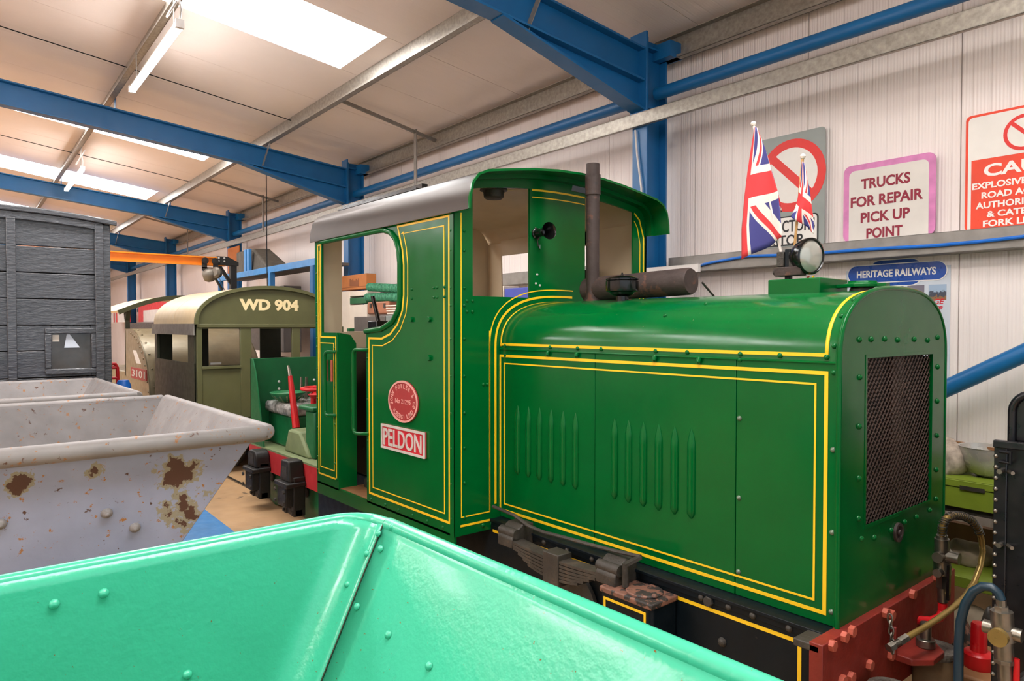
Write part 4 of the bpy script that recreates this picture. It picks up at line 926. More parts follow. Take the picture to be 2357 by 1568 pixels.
def end_pts(z):
    x0, x1, y0, y1 = mint_loop(z); r = .10
    pts = [V((x0, y0+(y1-r-y0)*i/16, z)) for i in range(17)]
    pts += [V((x0+r-r*math.cos(PI/2*i/10), y1-r+r*math.sin(PI/2*i/10), z)) for i in range(1, 11)] + [V((x0+r+.03, y1, z))]
    return pts
mint_sheet('end_sheet', end_pts, zs)
def side_pts(z):
    x0, x1, y0, y1 = mint_loop(z, -.006); return [V((x0+.13+(x1-x0-.13)*i/14, y1, z)) for i in range(15)]
mint_sheet('side_sheet', side_pts, zs)
mb = MB(); mb.tube([V((mint_loop(z)[0]+.131, mint_loop(z)[3]-.002, z)) for z in zs], .0022, 6); obj('seam', mb, 'olive_dark', mint)
def near_pts(z):
    x0, x1, y0, y1 = mint_loop(z); return [V((x1, y0+(y1-y0)*i/10, z)) for i in range(11)]
mint_sheet('end_sheet', near_pts, zs)
def left_pts(z):
    x0, x1, y0, y1 = mint_loop(z); return [V((x0+(x1-x0)*i/10, y0, z)) for i in range(11)]
mint_sheet('side_sheet', left_pts, zs)
x0, x1, y0, y1 = mint_loop(ZBm); mb = MB(); mb.box(x0, x1, y0, y1, ZBm-.01, ZBm); obj('bottom_sheet', mb, 'mint_green', mint)
x0, x1, y0, y1 = mint_loop(mz); r = .10
rimp = [V((x0, y0, mz)), V((x0, (y0+y1)/2, mz)), V((x0, y1-r, mz))]+[V((x0+r-r*math.cos(PI/2*i/8), y1-r+r*math.sin(PI/2*i/8), mz)) for i in range(1, 9)]
o_ = V((-.016, 0, -.004)); mb = MB(); mb.tube([p+V((-.016, .010*max(0, (p.x-x0)/r), -.006)) for p in rimp]+[V((x0+r+.03, y1+.014, mz-.006))], .020, 14); obj('rim', mb, 'mint_green', mint, ang=60)
mb = MB(); mb.tube([V((x0+r+.034, y1+.016, mz-.006)), V((x1, y1+.016, mz-.006))], .022, 14); obj('rim', mb, 'mint_green', mint, ang=60)
mb = MB(); mb.tube([V((x0, y0-.016, mz-.006)), V((x1, y0-.016, mz-.006))], .02, 12); obj('rim', mb, 'mint_green', mint, ang=60)
mb = MB(); mb.tube([V((x1+.016, y0, mz-.006)), V((x1+.016, y1, mz-.006))], .02, 12); obj('rim', mb, 'mint_green', mint, ang=60)
def on_plane(bx_, by_, p0, n):
    d = ray(bx_, by_); return EYE+d*((V(p0)-EYE).dot(n)/d.dot(n))
ne = V((mz-ZBm, 0, exs)).normalized(); ns = V((0, -(mz-ZBm), sys_)).normalized()
for q in ((124, 1390), (238, 1365), (430, 1552)): rivet(on_plane(*q, (MX0, 0, mz), ne)+ne*.005, ne, .0125, mint, 'mint_green')
for q in ((875, 1230), (848, 1276), (803, 1347), (757, 1420), (708, 1500)):
    p = on_plane(*q, (0, MY1, mz), ns); rivet(p+ns*.006, ns, .010, mint, 'mint_green')
for q in ((905, 1215), (826, 1398), (898, 1463), (992, 1535), (880, 1265)):
    p = on_plane(*q, (0, MY1+.006, mz), ns); rivet(p+ns*.006, ns, .011, mint, 'mint_green')
underframe(mint, MX0+.3, MX1-.3, .45, .32)

# ================================================================== GREY WOODEN VAN
VX = -8.0; van = thing('wooden_van', 'dark grey painted wooden van with horizontal planks and small window', 'van', (VX-1.5, .45, 0))
def vy(x): return px(x, 700, X=VX).y
VR = vy(255); VL = 2*.5-VR-.0
ztop = px(200, 515, X=VX).z
def vz(x, y): return px(x, y, X=VX).z
joints = [vz(140, y) for y in (570, 630, 689, 749, 807, 868, 925)]
zs_ = [ztop+.0]+joints+[joints[-1]-.35, .55]
wy0, wy1, wz0, wz1 = px(118, 770, X=VX).y, px(210, 850, X=VX).y, vz(165, 848), vz(165, 768)
rr_ = random.Random(3)
for i in range(len(zs_)-1):
    zt, zb_ = zs_[i]-.004, zs_[i+1]+.004
    def plank(y0, y1, a=zb_, b=zt):
        if b-a < .01: return
        mb = MB(); dx = rr_.uniform(-.004, .004); mb.box(VX-.03, VX+dx, y0, y1, a, b); obj('plank', mb, 'van_grey', van, bevel=.005)
    if zb_ < wz1 and zt > wz0:
        plank(VL, wy0); plank(wy1, VR-.01)
        plank(wy0, wy1, zb_, min(zt, wz0)); plank(wy0, wy1, max(zb_, wz1), zt)
    else: plank(VL, VR-.01)
def vpost(xa, xb, z1=ztop, dpt=.05):
    mb = MB(); mb.box(VX, VX+dpt, px(xa, 700, X=VX).y, px(xb, 700, X=VX).y, .55, z1); obj('post', mb, 'van_grey', van, bevel=.006)
vpost(15, 37); vpost(218, 238); 
mb = MB(); mb.box(VX-.02, VX+.012, px(238, 700, X=VX).y, VR, .55, ztop); obj('corner_post', mb, 'van_grey', van, bevel=.006)
mb = MB(); n = 16
def vroof(y, d=0): t = (y-.5)/(VR-.5+.05); return ztop+.11-.07*t*t+d
ys = [VL-.05+(VR-VL+.1)*i/n for i in range(n+1)]
mb.ring([(y, vroof(y)) for y in ys], [(y, vroof(y)-.05) for y in ys], 'x', VX-2.9, VX+.07); obj('roof', mb, 'van_grey', van, bevel=.008)
mb = MB(); mb.ring([(y, vroof(y)-.05) for y in ys[1:-1]], [(y, vroof(y)-.12) for y in ys[1:-1]], 'x', VX, VX+.045); obj('roof_arch_board', mb, 'van_grey', van, bevel=.005)
mb = MB(); fw = .055
mb.box(VX, VX+.03, wy0-fw, wy1+fw, wz1, wz1+fw); mb.box(VX, VX+.03, wy0-fw, wy1+fw, wz0-fw, wz0); mb.box(VX, VX+.03, wy0-fw, wy0, wz0, wz1); mb.box(VX, VX+.03, wy1, wy1+fw, wz0, wz1); wf = obj('window_frame', mb, 'van_grey', van, bevel=.008)
mb = MB(); mb.box(VX-.015, VX-.010, wy0, wy1, wz0, wz1); obj('pane', mb, 'window_dark', wf)
mb = MB(); mb.prism([(wy0+.32*(wy1-wy0), wz0+.2), (wy0+.72*(wy1-wy0), wz0+.2), (wy0+.40*(wy1-wy0), wz0+.36)], 'x', VX-.008, VX-.005); obj('torn_paper', mb, 'poster_paper', wf)
mb = MB(); mb.box(VX-.009, VX-.007, wy0+.01, wy0+.2*(wy1-wy0), wz0+.26, wz1-.01); obj('pane_reflection', mb, 'box_white', wf)  # pale strip painted in as the reflection on the pane
mb = MB(); mb.box(VX-2.85, VX-.03, VR-.03, VR, .55, ztop); obj('side_wall', mb, 'van_grey', van)
mb = MB(); mb.box(VX-2.85, VX-.03, VL, VL+.03, .55, ztop); obj('side_wall', mb, 'van_grey', van)
mb = MB(); mb.box(VX-2.88, VX-2.85, VL, VR, .55, ztop); obj('end_wall', mb, 'van_grey', van)
underframe(van, VX-2.6, VX-.2, .5, .55)

# ================================================================== GREEN OPEN RAIL TRACTOR
TY = 2.35; trac = thing('rail_tractor', 'small open green rail tractor with red frame and tractor seat', 'locomotive', (-6.0, 2.8, 0))
mb = MB(); mb.box(-6.80, -5.02, TY, TY+.03, .33, .52); obj('side_frame', mb, 'frame_red', trac, bevel=.003)
mb = MB(); mb.box(-6.80, -5.02, 3.22, 3.25, .33, .52); obj('side_frame', mb, 'frame_red', trac)
mb = MB(); mb.box(-6.80, -5.02, TY+.0, 3.25, .52, .535); obj('deck', mb, 'green_deck', trac)
wt = px(562, 828, X=-6.75); 
def tz(x, y, X=-6.72): return px(x, y, X=X).z
bz = tz(640, 824)
mb = MB(); mb.box(-6.75, -6.735, TY, 3.30, .535, bz); obj('back_sheet', mb, 'green_tractor', trac, bevel=.002)
mb = MB(); mb.prism([(-6.75, .535), (-6.42, .535), (-6.48, .75), (-6.62, bz-.12), (-6.70, bz), (-6.75, bz)], 'y', TY, TY+.012); obj('side_wing', mb, 'green_tractor', trac)
for y in (2.62, 2.98): 
    for z in (.98, 1.05): rivet((-6.735, y, z+.05), (1, 0, 0), .014, trac, 'cast_silver')
# engine cover with plastic wrapped battery box, seat, levers
mb = MB(); q = px(620, 965, Y=2.45); mb.box(-6.70, -6.1, 2.5, 3.1, .535, .83); obj('engine_cover', mb, 'green_tractor', trac, bevel=.02)
mb = MB(); mb.box(-6.68, -6.08, 2.45, 3.0, .83, .94); obj('plastic_cover', mb, 'plastic_sheet', trac, bevel=.04, seg=3)
sc_ = px(663, 908, Y=2.56); sz = px(663, 910, Y=2.56).z
mb = MB(); rows = []
for i in range(7):
    rr = i/6; rows.append([V((sc_.x+.16*rr*math.cos(2*PI*j/28), 2.56+.16*rr*math.sin(2*PI*j/28), sz-.07+.10*rr**2.2)) for j in range(29)])
mb.grid(rows); seat = obj('tractor_seat', mb, 'green_tractor', trac, solid=.01)
mb = MB()
for j in range(14):
    an = 2*PI*j/14; mb.bar((sc_.x+.075*math.cos(an), 2.56+.075*math.sin(an), sz-.05), (sc_.x+.14*math.cos(an), 2.56+.14*math.sin(an), sz+.003), (0, 0, 1), .014, .016)
obj('seat_slot', mb, 'green_deck', seat)
def lever(p0, p1, r, mt, nm='lever', knob=None):
    mb = MB(); mb.tube([p0, V(p0).lerp(V(p1), .7), p1], [r*1.3, r, r*.8], 10); obj(nm, mb, mt, trac)
lever(px(682, 985, Y=2.5), px(668, 866, Y=2.5), .026, 'bright_red'); lever(px(668, 868, Y=2.5), px(663, 842, Y=2.5), .013, 'steel', 'lever_grip')
lever(px(700, 940, Y=2.9), px(697, 842, Y=2.9), .02, 'green_tractor'); lever(px(694, 940, Y=2.8), px(693, 868, Y=2.8), .015, 'steel'); lever(px(704, 940, Y=2.8), px(705, 868, Y=2.8), .015, 'steel')
hw_ = px(722, 895, Y=2.6); mb = MB(); mb.tube([V((hw_.x+.12*math.cos(2*PI*j/24), 2.62+.12*math.sin(2*PI*j/24), hw_.z)) for j in range(25)], .016, 8); whl = obj('brake_handwheel', mb, 'bright_red', trac)
mb = MB(); mb.lathe([(.03, -.02), (.07, .0), (.045, .03), (.02, .04)], (hw_.x, 2.62, hw_.z-.05), (0, 0, -1), 20)
for j in range(4): an = PI*j/2; mb.bar((hw_.x, 2.62, hw_.z-.03), (hw_.x+.115*math.cos(an), 2.62+.115*math.sin(an), hw_.z), (0, 0, 1), .03, .012)
obj('wheel_spoke', mb, 'bright_red', whl)
mb = MB(); mb.cyl((hw_.x-.05, 2.62, hw_.z-.04), (hw_.x-.05, 2.62, .54), .025, n=12); obj('brake_column', mb, 'bright_red', trac)
mb = MB(); mb.cyl((hw_.x+.05, 2.66, hw_.z-.04), (hw_.x+.05, 2.66, .54), .025, n=12); obj('brake_column', mb, 'bright_red', trac)
p = px(690, 1020, Y=2.45); mb = MB(); mb.prism([(p.x-.28, .535), (p.x+.25, .535), (p.x+.2, .60), (p.x+.06, .74), (p.x-.18, .74)], 'y', 2.42, 2.75); obj('gear_cover', mb, 'green_deck', trac, bevel=.02)
mb = MB(); mb.box(p.x+.12, p.x+.3, 2.45, 2.8, .535, .93); mb.box(p.x+.02, p.x+.3, 2.43, 2.8, .93, .97); obj('bonnet_support', mb, 'green_tractor', trac, bevel=.015)
mb = MB(); mb.box(-5.35, -5.04, 2.48, 3.1, .535, 1.02); obj('radiator_cowl', mb, 'green_tractor', trac, bevel=.04, seg=3)
for x_, nm in ((-6.36, 0), (-5.60, 1)):
    mb = MB(); mb.box(x_-.11, x_-.05, TY-.10, TY, .10, .42); mb.box(x_+.05, x_+.11, TY-.10, TY, .10, .42); mb.box(x_-.11, x_+.11, TY-.09, TY-.02, .10, .16); horn_g = obj('horn_guide', mb, 'axle_black', trac, bevel=.008)
    mb = MB(); mb.box(x_-.09, x_+.09, TY-.16, TY, .18, .36); mb.box(x_-.13, x_+.13, TY-.17, TY, .34, .38); obj('axlebox', mb, 'axle_black', trac, bevel=.01)
    cap = fillet([(x_-.11, .38), (x_+.11, .38), (x_+.11, .53), (x_-.11, .53)], [0, 0, .10, .10], 8, True) if nm == 0 else [(x_-.11, .38), (x_+.11, .38), (x_+.075, .55), (x_-.075, .55)]
    mb = MB(); mb.prism(cap, 'y', TY-.13, TY-.005); capo = obj('axlebox_cap', mb, 'axle_black', trac, bevel=.012)
    mb = MB(); mb.prism([(x_-.05, .41), (x_+.05, .41), (x_+.045, .50), (x_-.045, .50)], 'y', TY-.133, TY-.129); obj('cap_recess', mb, 'grimy_black', capo)
    for dx in (-.09, .09):
        for z in (.13, .22, .31): hexbolt((x_+dx, TY-.17 if z > .2 else TY-.1, z), (0, -1, 0), .016, trac, 'grimy_black')
    for y in (2.44, 3.15):
        mb = MB(); mb.lathe([(0, 0), (.26, 0), (.26, .015), (.23, .02), (.23, .06), (0, .06)], (x_, y, .26), (0, 1, 0), 28); obj('wheel', mb, 'green_tractor', trac)
    mb = MB(); mb.cyl((x_, 2.4, .26), (x_, 3.2, .26), .04, n=12); obj('axle', mb, 'grimy_black', trac)
lowg = MB(); lowg.box(-6.75, -5.05, TY+.06, TY+.09, .12, .33); obj('brake_rigging', lowg, 'green_tractor', trac)

# ================================================================== OLIVE LOCOMOTIVE WITH CREAM CAB ROOF
WX = -8.15; WY0, WY1 = px(452, 745, X=WX).y, 0; WC = 3.08; WY1 = 2*WC-WY0; WL = -9.95
wd = thing('cab_locomotive', 'olive drab locomotive cab with cream curved roof lettered WD 904', 'locomotive', ((WX+WL)/2, WC, 0))
ze = 1.66; zp = px(620, 660, X=WX).z
def wroof(t): return (WC+(WY0-.02-WC)*math.cos(t) if True else 0, ze+(zp-ze)*math.sin(t)**.82 if math.sin(t) > 0 else ze)
wr = [wroof(PI*i/36) for i in range(37)]
mb = MB(); mb.ring(wr, inset(wr, .02), 'x', WX-.85, WX+.03); rf = obj('cab_roof', mb, 'olive_roof', wd, ang=50)
mb = MB(); mb.ring(wr, inset(wr, .02), 'x', WL, WX-.86); obj('cab_roof', mb, 'olive_roof', wd, ang=50)
mb = MB(); mb.ring(inset(wr, -.008), inset(wr, .03), 'x', WX+.005, WX+.04); obj('roof_front_rim', mb, 'olive', wd, ang=50)
zl = px(600, 742, X=WX).z
up_ = [p for p in inset(wr, .02) if p[1] > zl-.015]; up_ = [(up_[0][0], zl-.02)]+up_+[(up_[-1][0], zl-.02)]
mb = MB(); mb.prism(up_, 'x', WX-.012, WX); obj('cab_end_upper', mb, 'olive', wd, ang=30)
mb = MB(); mb.box(WX-.01, WX+.025, WY0, WY1, zl-.06, zl-.02); obj('waist_rail', mb, 'olive', wd, bevel=.004)
def wy(x): return px(x, 800, X=WX).y
def wz(y, x=500): return px(x, y, X=WX).z
zwt, zwb = wz(757), wz(848)
cols = [(WY0, wy(465)), (wy(553), wy(578)), (wy(672), wy(690)), (wy(772), wy(790)), (WY1-.06, WY1)]
for y0, y1 in cols:
    mb = MB(); mb.box(WX-.03, WX+.012, y0, y1, .60, zl-.05); obj('cab_post', mb, 'olive', wd, bevel=.004)
mb = MB(); mb.box(WX-.012, WX, WY0, WY1, .55, zwb); obj('cab_end_lower', mb, 'olive', wd)
mb = MB(); mb.box(WX-.012, WX, WY0, WY1, zwt, zl-.02); obj('cab_end_head', mb, 'olive', wd)
mb = MB(); mb.box(WX, WX+.03, WY0+.05, wy(553), zwb-.005, zwb+.025); obj('window_sill', mb, 'olive', wd, bevel=.003)
text('cab_lettering', 'WD 904', 'letter_cream', wd, (WX+.0005, wy(552), wz(716, 620)), (0, 1, 0), EZ, wy(688)-wy(552), wz(689, 620)-wz(716, 620), .05, .002)
# near side: gutter board, posts, half door
mb = MB(); mb.box(WL-.05, WX, WY0-.035, WY0-.02, ze-.12, ze+.005); obj('gutter_board', mb, 'galvanised_dull', wd)
zs1 = px(400, 830, Y=WY0).z
for x0, x1 in ((WL, WL+.12), (WX-.3, WX-.05)):
    mb = MB(); mb.box(x0, x1, WY0-.01, WY0+.02, .55, ze-.1); obj('cab_side_post', mb, 'olive_dark', wd)
mb = MB(); mb.box(WL, WX-.05, WY0-.012, WY0, .55, zs1); obj('cab_side_door', mb, 'olive_dark', wd)
mb = MB(); mb.box(WL, WX-.012, WY1-.012, WY1, .55, 1.2); obj('cab_far_side', mb, 'olive_dark', wd)
for (y0, y1) in ((WY0, WY0+.2), (wy(545), wy(590)), (WY1-.3, WY1)):
    mb = MB(); mb.box(WL-.012, WL, y0, y1, .55, ze); obj('cab_rear_post', mb, 'olive_dark', wd)
mb = MB(); mb.box(WL-.012, WL, WY0, WY1, .55, 1.10); obj('cab_rear_lower', mb, 'olive_dark', wd)
mb = MB(); mb.prism([p for p in inset(wr, .02) if p[1] > zl-.0], 'x', WL, WL+.012); obj('cab_rear_upper', mb, 'olive_dark', wd)
mb = MB(); mb.box(WX-.35, WX-.05, WY0+.1, WY0+.4, .95, .98); obj('cab_seat', mb, 'wood', wd, bevel=.01)
mb = MB(); p = px(497, 837, X=WX-.3); mb.box(WX-.32, WX-.3, p.y-.06, p.y+.06, p.z-.012, p.z+.012); obj('paper_tag', mb, 'sign_white', wd)
mb = MB(); mb.box(WX-.34, WX-.32, WY0+.05, WY1-.1, .8, 1.13); obj('dash_board', mb, 'olive_dark', wd)
mb = MB(); mb.box(WL-.1, WX+.15, WY0+.1, WY1-.1, .3, .55); obj('main_frame', mb, 'olive_dark', wd)
for x in (WL+.3, WX-.3):
    for y in (WC-.34, WC+.28):
        mb = MB(); mb.lathe([(0, 0), (.28, 0), (.28, .015), (.25, .02), (.25, .06), (0, .06)], (x, y, .28), (0, 1, 0), 24); obj('wheel', mb, 'grimy_black', wd)

# ================================================================== ARMOURED PETROL LOCOMOTIVE 3101
AY0, AY1 = 2.25, 3.75; arm = thing('armoured_locomotive', 'olive riveted locomotive with curved armour plate numbered 3101', 'locomotive', (-11.6, 3.0, 0))
zt = px(297, 757, Y=AY0).z; xs_ = px(300, 757, Y=AY0).x; xe = px(345, 900, Y=AY0).x
cur = [(xs_+(xe-xs_)*math.sin(PI/2*i/12), .55+(zt-.55)*(1-(1-math.cos(PI/2*i/12))**1.0)) for i in range(13)]
cur = [(xs_+(xe-xs_)*math.sin(PI/2*i/14)**1.15, .45+(zt-.45)*math.cos(PI/2*i/14)**.75) for i in range(15)]
side_ = [(xs_-.35, .45), (xs_-.35, zt)]+cur
mb = MB(); mb.prism(side_, 'y', AY0, AY0+.012); obj('side_plate', mb, 'armour_olive', arm, ang=30)
mb = MB(); mb.prism(side_, 'y', AY1-.012, AY1); obj('side_plate', mb, 'armour_olive', arm, ang=30)
top_ = [(xs_-.35, zt)]+cur
mb = MB(); mb.ring([(x, z) for x, z in top_], [(x-.006, z-.006) for x, z in top_], 'y', AY0-.004, AY1+.004); obj('curved_hood', mb, 'armour_olive', arm, ang=50)
for i in range(1, 14):
    x, z = cur[i]; x2 = x-.05; rivet((x2, AY0, z-.06), (0, -1, 0), .016, arm, 'armour_olive')
    if i % 2 == 0: rivet((x, AY0+.06, z), (.5, 0, .8), .016, arm, 'armour_olive')
pt, pe = px(301, 843, Y=AY0-.01), px(337, 879, Y=AY0-.01)
mb = MB(); mb.box(pt.x, pe.x, AY0-.01, AY0, pe.z, pt.z-.01); pl_ = obj('number_plate', mb, 'oval_red', arm, bevel=.003)
text('plate_lettering', '3101', 'cast_silver', pl_, (pt.x+.08, AY0-.01, pe.z+.03), EX, EZ, pe.x-pt.x-.16, (pt.z-pe.z)*.6, .01, .004)
a_ = px(305, 806, Y=AY0-.004); b_ = px(322, 838, Y=AY0-.004)
mb = MB(); mb.hexa([(a_.x, AY0-.003, a_.z), (a_.x+.2, AY0-.003, a_.z), (b_.x+.05, AY0-.003, b_.z), (b_.x-.22, AY0-.003, b_.z)], [(a_.x, AY0, a_.z), (a_.x+.2, AY0, a_.z), (b_.x+.05, AY0, b_.z), (b_.x-.22, AY0, b_.z)]); obj('paper_notice', mb, 'sign_white', arm)
mb = MB(); mb.box(xs_-2.6, xs_-.36, AY0+.05, AY1-.05, .4, .95); obj('well_body', mb, 'armour_olive', arm, bevel=.02)
mb = MB(); mb.box(xs_-2.7, xe+.1, AY0+.15, AY1-.15, .18, .42); obj('main_frame', mb, 'grimy_black', arm)
# canopy
cz = px(330, 700, Y=AY0).z; c0x, c1x = px(440, 682, Y=AY0).x, 0
cyp = [(AY0-.12+(AY1-AY0+.24)*i/20, 1.86+.32*math.sin(PI*(.08+.84*i/20))-.08) for i in range(21)]
mb = MB(); mb.ring(cyp, inset(cyp, .03), 'x', xs_-2.0, xs_-.25); obj('canopy_roof', mb, 'olive_roof', arm, ang=50)
mb = MB(); mb.ring(inset(cyp, -.004), inset(cyp, .06), 'x', xs_-.26, xs_-.2); obj('canopy_edge', mb, 'olive', arm, ang=50)
for x in (xs_-.35, xs_-1.8):
    for y in (AY0, AY1-.05):
        mb = MB(); mb.box(x-.03, x+.03, y, y+.06, .9, 1.88); mb.prism([(x-.03, 1.72), (x+.03, 1.72), (x+.12, 1.88), (x-.12, 1.88)], 'y', y, y+.06); obj('canopy_post', mb, 'olive_dark', arm)

# ================================================================== JIB CRANE AND HOIST
cr_t = thing('jib_crane', 'orange jib crane beam on a black post beyond the olive cab', 'crane', px(538, 640, X=-12.5)-V((0, 0, px(538, 640, X=-12.5).z)))
q0, q1 = px(255, 593, X=-12.5), px(515, 607, X=-12.5); jz0, jz1 = px(255, 600, X=-12.5).z, px(255, 587, X=-12.5).z
zj = px(400, 597, X=-12.5).z
mb = MB(); ibeam(mb, (-12.5, q0.y-1.2, zj), (-12.5, q1.y+.02, zj), (0, 0, 1), .15, .09, .02, .012); obj('jib_beam', mb, 'crane_orange', cr_t)
pq = px(536, 600, X=-12.5)
mb = MB(); mb.box(-12.55, -12.45, pq.y-.05, pq.y+.05, 0, zj-.02); obj('crane_post', mb, 'crane_black', cr_t, bevel=.004)
mb = MB(); mb.prism([(q1.y-.12, zj-.06), (q1.y-.12, zj+.09), (q1.y+.05, zj+.09), (pq.y+.08, zj-.0), (pq.y+.08, zj-.06)], 'x', -12.56, -12.44); obj('crane_head', mb, 'crane_black', cr_t, bevel=.004)
mb = MB(); mb.bar((-12.5, pq.y, zj-.42), (-12.5, q1.y-.08, zj-.06), (1, 0, 0), .05, .05); obj('crane_strut', mb, 'crane_black', cr_t)
for dy in (0, .09):
    for dz in (.0, .05): hexbolt((-12.44, q1.y-.1+dy, zj+.01+dz), (1, 0, 0), .016, cr_t, 'cast_silver')
tr = px(483, 603, X=-12.44); hh = thing('chain_hoist', 'small grey chain hoist hanging from the orange jib', 'hoist', tr-V((0, 0, .5)))
mb = MB()
for dy in (-.08, .08): mb.lathe([(.055, 0), (.055, .02), (0, .025)], (-12.43, tr.y+dy, zj-.0), (1, 0, 0), 16)
mb.box(-12.44, -12.42, tr.y-.13, tr.y-.05, zj-.13, zj+.02); mb.box(-12.44, -12.42, tr.y+.05, tr.y+.13, zj-.13, zj+.02); mb.box(-12.44, -12.42, tr.y-.13, tr.y+.13, zj-.17, zj-.11); obj('trolley', mb, 'crane_black', hh)
mb = MB(); mb.tube([(-12.43, tr.y+.0, zj-.15), (-12.43, tr.y-.02, zj-.22), (-12.43, tr.y+.04, zj-.27), (-12.43, tr.y+.02, zj-.33)], .014, 8); obj('hook', mb, 'crane_black', hh)
hb = px(484, 633, X=-12.43); mb = MB(); mb.lathe([(0, -.11), (.09, -.1), (.115, -.05), (.115, .02), (.09, .07), (0, .08)], hb, (.5, .8, .2), 24); obj('hoist_body', mb, 'hoist_grey', hh)
hb2 = px(497, 628, X=-12.35); mb = MB(); mb.lathe([(0, -.06), (.09, -.05), (.095, .02), (.06, .05), (0, .05)], hb2, (.6, -.7, .1), 24); obj('chain_wheel', mb, 'hoist_grey', hh)
mb = MB(); mb.cyl(px(492, 635, X=-12.38), px(512, 668, X=-12.38), .02, n=10); obj('hand_lever', mb, 'crane_black', hh)
mb = MB(); mb.cyl(px(500, 630, X=-12.38), px(517, 668, X=-12.38), .006, n=6); obj('chain', mb, 'steel', hh)

# ================================================================== RACKING AND STORED THINGS ALONG THE WALL
rk = thing('storage_rack', 'blue steel storage rack along the wall behind the olive cab', 'rack', bw((-13.2, 4.3, 0)))
b1, b2 = pb(515, 640, B=4.0), pb(735, 600, B=4.0)
mb = MB(bw); mb.box(b1.x-.3, b2.x-.1, 3.97, 4.03, 2.50, 2.60); obj('shelf_beam', mb, 'rack_blue', rk, bevel=.003)
mb = MB(bw); mb.box(b1.x-.3, b2.x-.1, 4.03, 4.5, 2.52, 2.56); obj('shelf_board', mb, 'box_grey', rk)
pq_ = pb(625, 640, B=4.0)
for a in (pq_.x, b1.x-.2, b2.x-.2):
    mb = MB(bw); mb.box(a-.05, a+.05, 3.96, 4.04, 0, 2.5); obj('upright', mb, 'rack_blue' if a == pq_.x else 'portal_blue', rk, bevel=.003)
for x in (566, 573):
    a = pb(x, 610, B=4.0); mb = MB(bw); mb.box(a.x-.05, a.x+.05, 3.98, 4.03, 2.6, 2.98); obj('shelf_stop', mb, 'rack_blue', rk)
a0, a1 = pb(575, 610, B=4.3), pb(655, 610, B=4.3)
mb = MB(bw); mb.hexa([(a0.x, 4.05, 2.57), (a1.x, 4.05, 2.57), (a1.x, 4.48, 2.57), (a0.x, 4.48, 2.57)], [(a0.x, 4.05, 3.0), (a0.x+(a1.x-a0.x)*.45, 4.1, 3.0), (a0.x+(a1.x-a0.x)*.45, 4.4, 3.02), (a0.x, 4.48, 3.0)])
tag(obj('tarpaulin_bundle', mb, 'tarp', bevel=.03), 'dark tarpaulin bundle lying on top of the blue rack', 'tarpaulin')
p0, p1 = pb(527, 573, B=4.45), pb(554, 625, B=4.45)
mb = MB(bw); mb.box(p0.x, p1.x, 4.42, 4.445, p1.z, p0.z); tag(obj('brown_board', mb, 'chipboard', bevel=.003), 'orange-brown board standing by the third blue column', 'board')
mb = MB(bw); q = pb(560, 660, B=4.4); mb.box(b1.x-.1, pq_.x, 4.2, 4.5, 1.2, 2.3); tag(obj('storage_cabinet', mb, 'box_grey', bevel=.01), 'dull brown grey cabinet under the blue rack beam', 'cabinet')
mb = MB(bw); q0_, q1_ = pb(656, 500, B=4.2), pb(659, 700, B=4.2); mb.tube([(q0_.x, 3.9, roofz(3.9)+.01), (q0_.x, 3.9, 2.7), (q1_.x, 3.9, 1.4)], .008, 6); tag(obj('hanging_cable', mb, 'frame_black'), 'thin dark cable hanging from the roof in front of the rack', 'cable')
# bench of boxes seen through the cab opening (plane across the shed)
SBx = 4.35
def bq(x, y, B=SBx): return pb(x, y, B=B)
def wbox(name, label, cat, x0, y0, x1, y1, mt, depth=.35, B=4.1, bev=.006, group='stores on the wall shelf', zb=None):
    a, b = bq(x0, y1, B), bq(x1, y0, B); a.z = a.z if zb is None else zb; mb = MB(bw); mb.box(a.x, b.x, B, B+depth, a.z, b.z); return tag(obj(name, mb, mt, bevel=bev), label, cat, group)
a, b = bq(770, 765, 4.05), bq(935, 765, 4.05)
SHZ = a.z
sh_ = thing('store_shelf', 'pale wall shelf carrying boxes behind the green cab', 'shelf', bw((a.x, 4.3, 0)))
mb = MB(bw); mb.box(a.x-.6, -4.6, 4.05, 4.5, a.z-.05, a.z); obj('shelf_board', mb, 'cream_paint', sh_)
mb = MB(bw); mb.box(a.x-.6, -4.6, 4.08, 4.12, 0, a.z-.05); obj('shelf_front', mb, 'box_grey', sh_)
cb = thing('cardboard_box', 'brown cardboard box printed with a castle, on the store stack', 'box', bw((-8.5, 4.25, 2.0)))
a, b = bq(787, 669), bq(843, 629); mb = MB(bw); mb.box(a.x, b.x, SBx, SBx+.15, a.z, b.z); obj('carton', mb, 'cardboard', cb, bevel=.006)
mb = MB(bw); cs = [(805, 659), (805, 642), (808, 642), (808, 645), (811, 645), (811, 642), (813, 642), (813, 646), (819, 646), (819, 642), (821, 642), (821, 645), (824, 645), (824, 641), (826, 641), (826, 659)]
mb.prism([(bq(x, y).x, bq(x, y).z) for x, y in cs], 'y', SBx-.003, SBx); obj('castle_print', mb, 'cardboard_dark', cb)
mb = MB(bw); mb.box(a.x, b.x, SBx-.003, SBx, bq(800, 663).z, bq(800, 662).z); obj('carton_seam', mb, 'cardboard_dark', cb)
wbox('tall_carton', 'tall white carton under the castle box', 'box', 787, 670, 805, 764, 'box_white', .2, 4.3)
wbox('shelf_carton', 'cream carton directly under the castle box', 'box', 805, 668, 845, 683, 'box_white', .2, 4.3)
wbox('green_crate', 'dark green crate between white cartons', 'crate', 805, 684, 843, 700, 'green_tractor', .2, 4.3)
wbox('white_carton', 'white carton with a dark mark left of the tan case', 'box', 805, 701, 844, 764, 'box_white', .2, 4.28)
wbox('grey_tool_chest', 'dark grey chest in front of the white cartons', 'chest', 815, 728, 886, 763, 'box_grey', .2, 4.07)
